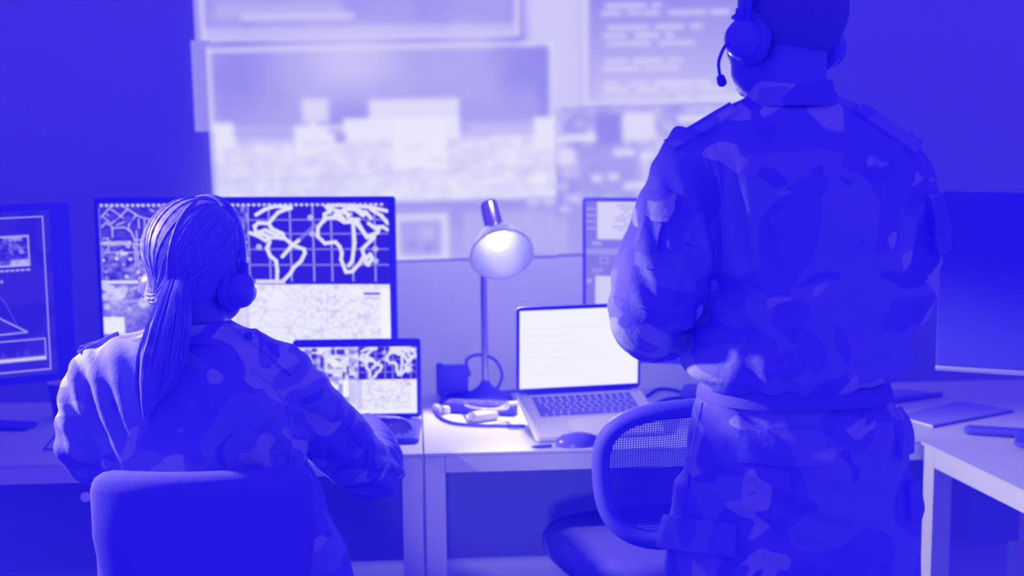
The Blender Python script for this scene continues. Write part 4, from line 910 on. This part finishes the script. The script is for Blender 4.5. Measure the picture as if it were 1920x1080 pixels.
for k in range(46):
    a = g.uniform(0, 2*math.pi); pts = []; end = g.uniform(.45, 1.04); dv_ = g.normal()*7
    for f in np.linspace(0, end, 9):
        i = f*(len(cl_)-1); i0 = min(int(i), len(cl_)-2); q_ = np.array(cl_[i0])*(1-i+i0)+np.array(cl_[i0+1])*(i-i0)
        c = atY(q_[0]+dv_*f*f, q_[1], WY+q_[2]); h = q_[3]/2/970; pts.append(c+Vector((1.04*h*math.cos(a), q_[4]*1.04*math.sin(a), 0)))
    tube(b, pts, [.0022]*7+[.0014, .0005], 5, 3)
obj('ponytail', b, 'long_hair', hair)
b = BM(); tube(b, [atY(318+24*math.cos(t), 563+6*math.sin(t), WY-.085-.028*math.sin(t)) for t in np.linspace(0, 2*math.pi, 20, endpoint=False)], .004, 8, closed=True); obj('hair_tie', b, 'black_plastic', hair)
# jacket
b = BM(); loft(b, rings); limb(b, wl_); limb(b, wr_)
ex = wr_[3][0]
folds = [(ex, (.2, .3, 1), .11, .045, .006), (wr_[4][0], (.2, 1, .3), .12, .045, .006), (wr_[1][0]+Vector((0, -.05, 0)), (1, 0, -.6), .10, .05, .006), (T(560, 860, WY-.08), (.8, 0, .6), .13, .055, .006), (T(600, 930, WY), (.8, 0, .6), .10, .05, .006), (wl_[1][0]+Vector((.03, -.05, -.05)), (1, 0, .25), .13, .05, .006), (wl_[3][0], (.4, .3, 1), .09, .045, .005), (T(380, 760, WY-.11), (.5, 0, 1), .2, .12, .003)]
jw = remesh(b, .006, 6, fold_field(folds, .002, 12)); CW = Cloth(jw); jack = obj('jacket', jw, 'camouflage_shirt', wom)
b = BM(); cr = [(600, 300, 424, .066, .060), (606, 294, 430, .070, .062), (616, 284, 440, .076, .066), (632, 262, 470, .084, .07)]
oo = [rowring(y, l, r, WY-.006, bk, fr) for y, l, r, bk, fr in cr]; ii = [shrink(r, .90) for r in oo]; loft(b, oo+ii[::-1], False, True); obj('collar', b, 'camouflage_shirt', jack)
st = CW.patch('shoulder_strap', [(444, 624), (478, 622), (560, 680), (545, 705)], WY, .007, 'camouflage_shirt', jack, 14, 6)
l_, n_ = CW.hit(464, 636, WY); b = BM(); z_ = Matrix.Translation(l_+n_*.010) @ n_.to_track_quat('Z', 'Y').to_matrix().to_4x4()
lathe(b, [(.008, -.004), (.0085, .001), (.007, .003), (.005, .002), (.001, .0015)], z_, 20); obj('button', b, 'black_plastic', st)
CW.patch('shoulder_strap', [(222, 622), (214, 632), (152, 664), (156, 652)], WY, .008, 'camouflage_jacket', jack, 12, 5)
b = BM(); CW.seam(jack, 'camouflage_shirt', [(470, 690), (510, 720), (540, 760), (546, 830), (540, 880)], WY, .002); CW.seam(jack, 'camouflage_shirt', [(652, 800), (672, 830), (690, 850), (684, 880)], WY+.2, .002); CW.seam(jack, 'camouflage_shirt', [(280, 634), (360, 640), (450, 636)], WY, .002)
b = BM(); loft(b, [rowring(1075, 205, 590, WY, .125, .125), rowring(1130, 198, 596, WY, .13, .14), rowring(1200, 205, 590, WY, .13, .15), rowring(1235, 225, 570, WY, .11, .13)])
for s in (-1, 1): limb(b, thigh(s))
tw = remesh(b, .0075, 6, fold_field([(Vector((hipc.x+.1, WY+.1, .6)), (.2, 1, 0), .15, .06, .005)], .002, 5)); obj('trousers', tw, 'camouflage_trousers', wom)
for s in (-1, 1):
    x, y = hipc.x+s*.12, WY+.44; b = BM(); tube(b, [Vector((x, y, .20)), Vector((x, y, .10)), Vector((x, y, .05))], [.05, .05, .046], 16, 4)
    tube(b, [Vector((x, y-.05, .04)), Vector((x, y, .048)), Vector((x, y+.09, .044)), Vector((x, y+.16, .034)), Vector((x, y+.18, .028))], [.03, .042, .042, .035, .018], 16, 4); bo = obj('boot', remesh(b, .006, 4), 'boot_leather', wom)
    b = BM(); loft(b, [[Vector((x+cx*.042, y+.055+cy*.13, z)) for cx, cy in [(math.cos(t), math.sin(t)) for t in np.linspace(0, 2*math.pi, 28, endpoint=False)]] for z in (.001, .02)]); obj('sole', b, 'black_plastic', bo)
headset('headset', 'black headset with round cups on the seated person', WH, None, -.045, None, [], boom=False, rb=.098, top=.119, bw=.014, yb=.030)
# padded chair of the seated person
wc = Vector((hipc.x, WY+.04, 0))
pch = thing('office_chair', 'dark padded office chair under the seated person, cut by the bottom edge', 'chair', (wc.x, wc.y, 0))
b = BM(); cushion(b, wc, .40, .492, .245, .24, 3.2, 0); obj('seat', b, 'dark_fabric', pch)
swivel_base(pch, wc, .43, 50)
b = BM(); rg = []
tl_, tr_ = T(166, 886, WY-.17), T(588, 886, WY-.17); cxm = (tl_.x+tr_.x)/2; hw0 = (tr_.x-tl_.x)/2; zt_ = tl_.z
for f, k, th_ in ((0, .80, .006), (.012, .90, .018), (.035, .965, .026), (.08, 1.0, .032), (.3, 1.0, .036), (.55, .93, .038), (.8, .82, .038), (.95, .72, .034), (1, .62, .02)):
    z = zt_-f*.40; o = []
    for i in range(48):
        t = 2*math.pi*i/48; cx, sy = math.cos(t), math.sin(t); u = math.copysign(abs(cx)**(2/3.5), cx); vv = math.copysign(abs(sy)**(2/3.5), sy)
        o.append(Vector((cxm+hw0*k*u, WY-.19+th_*vv+.03*u*u+.02*f*f, z)))
    rg.append(o)
loft(b, rg); bk_ = obj('backrest', b, 'dark_fabric', pch)
b = BM(); tube(b, [Vector((cxm, WY-.215, zt_-.30)), Vector((cxm, WY-.235, .50)), Vector((wc.x, wc.y-.20, .385)), Vector((wc.x, wc.y-.03, .385))], .024, 12, 6); obj('back_support', b, 'black_plastic', pch)
b = BM(); tube(b, [T(160, 932, WY-.10), T(160, 932, WY-.145)], .009, 14); tube(b, [T(160, 932, WY-.10)+Vector((0, 0, 0)), Vector((cxm-.12, WY-.165, T(160, 932, WY-.1).z-.02))], .006, 8); obj('adjuster_knob', b, 'silver', pch, label='pale knob')
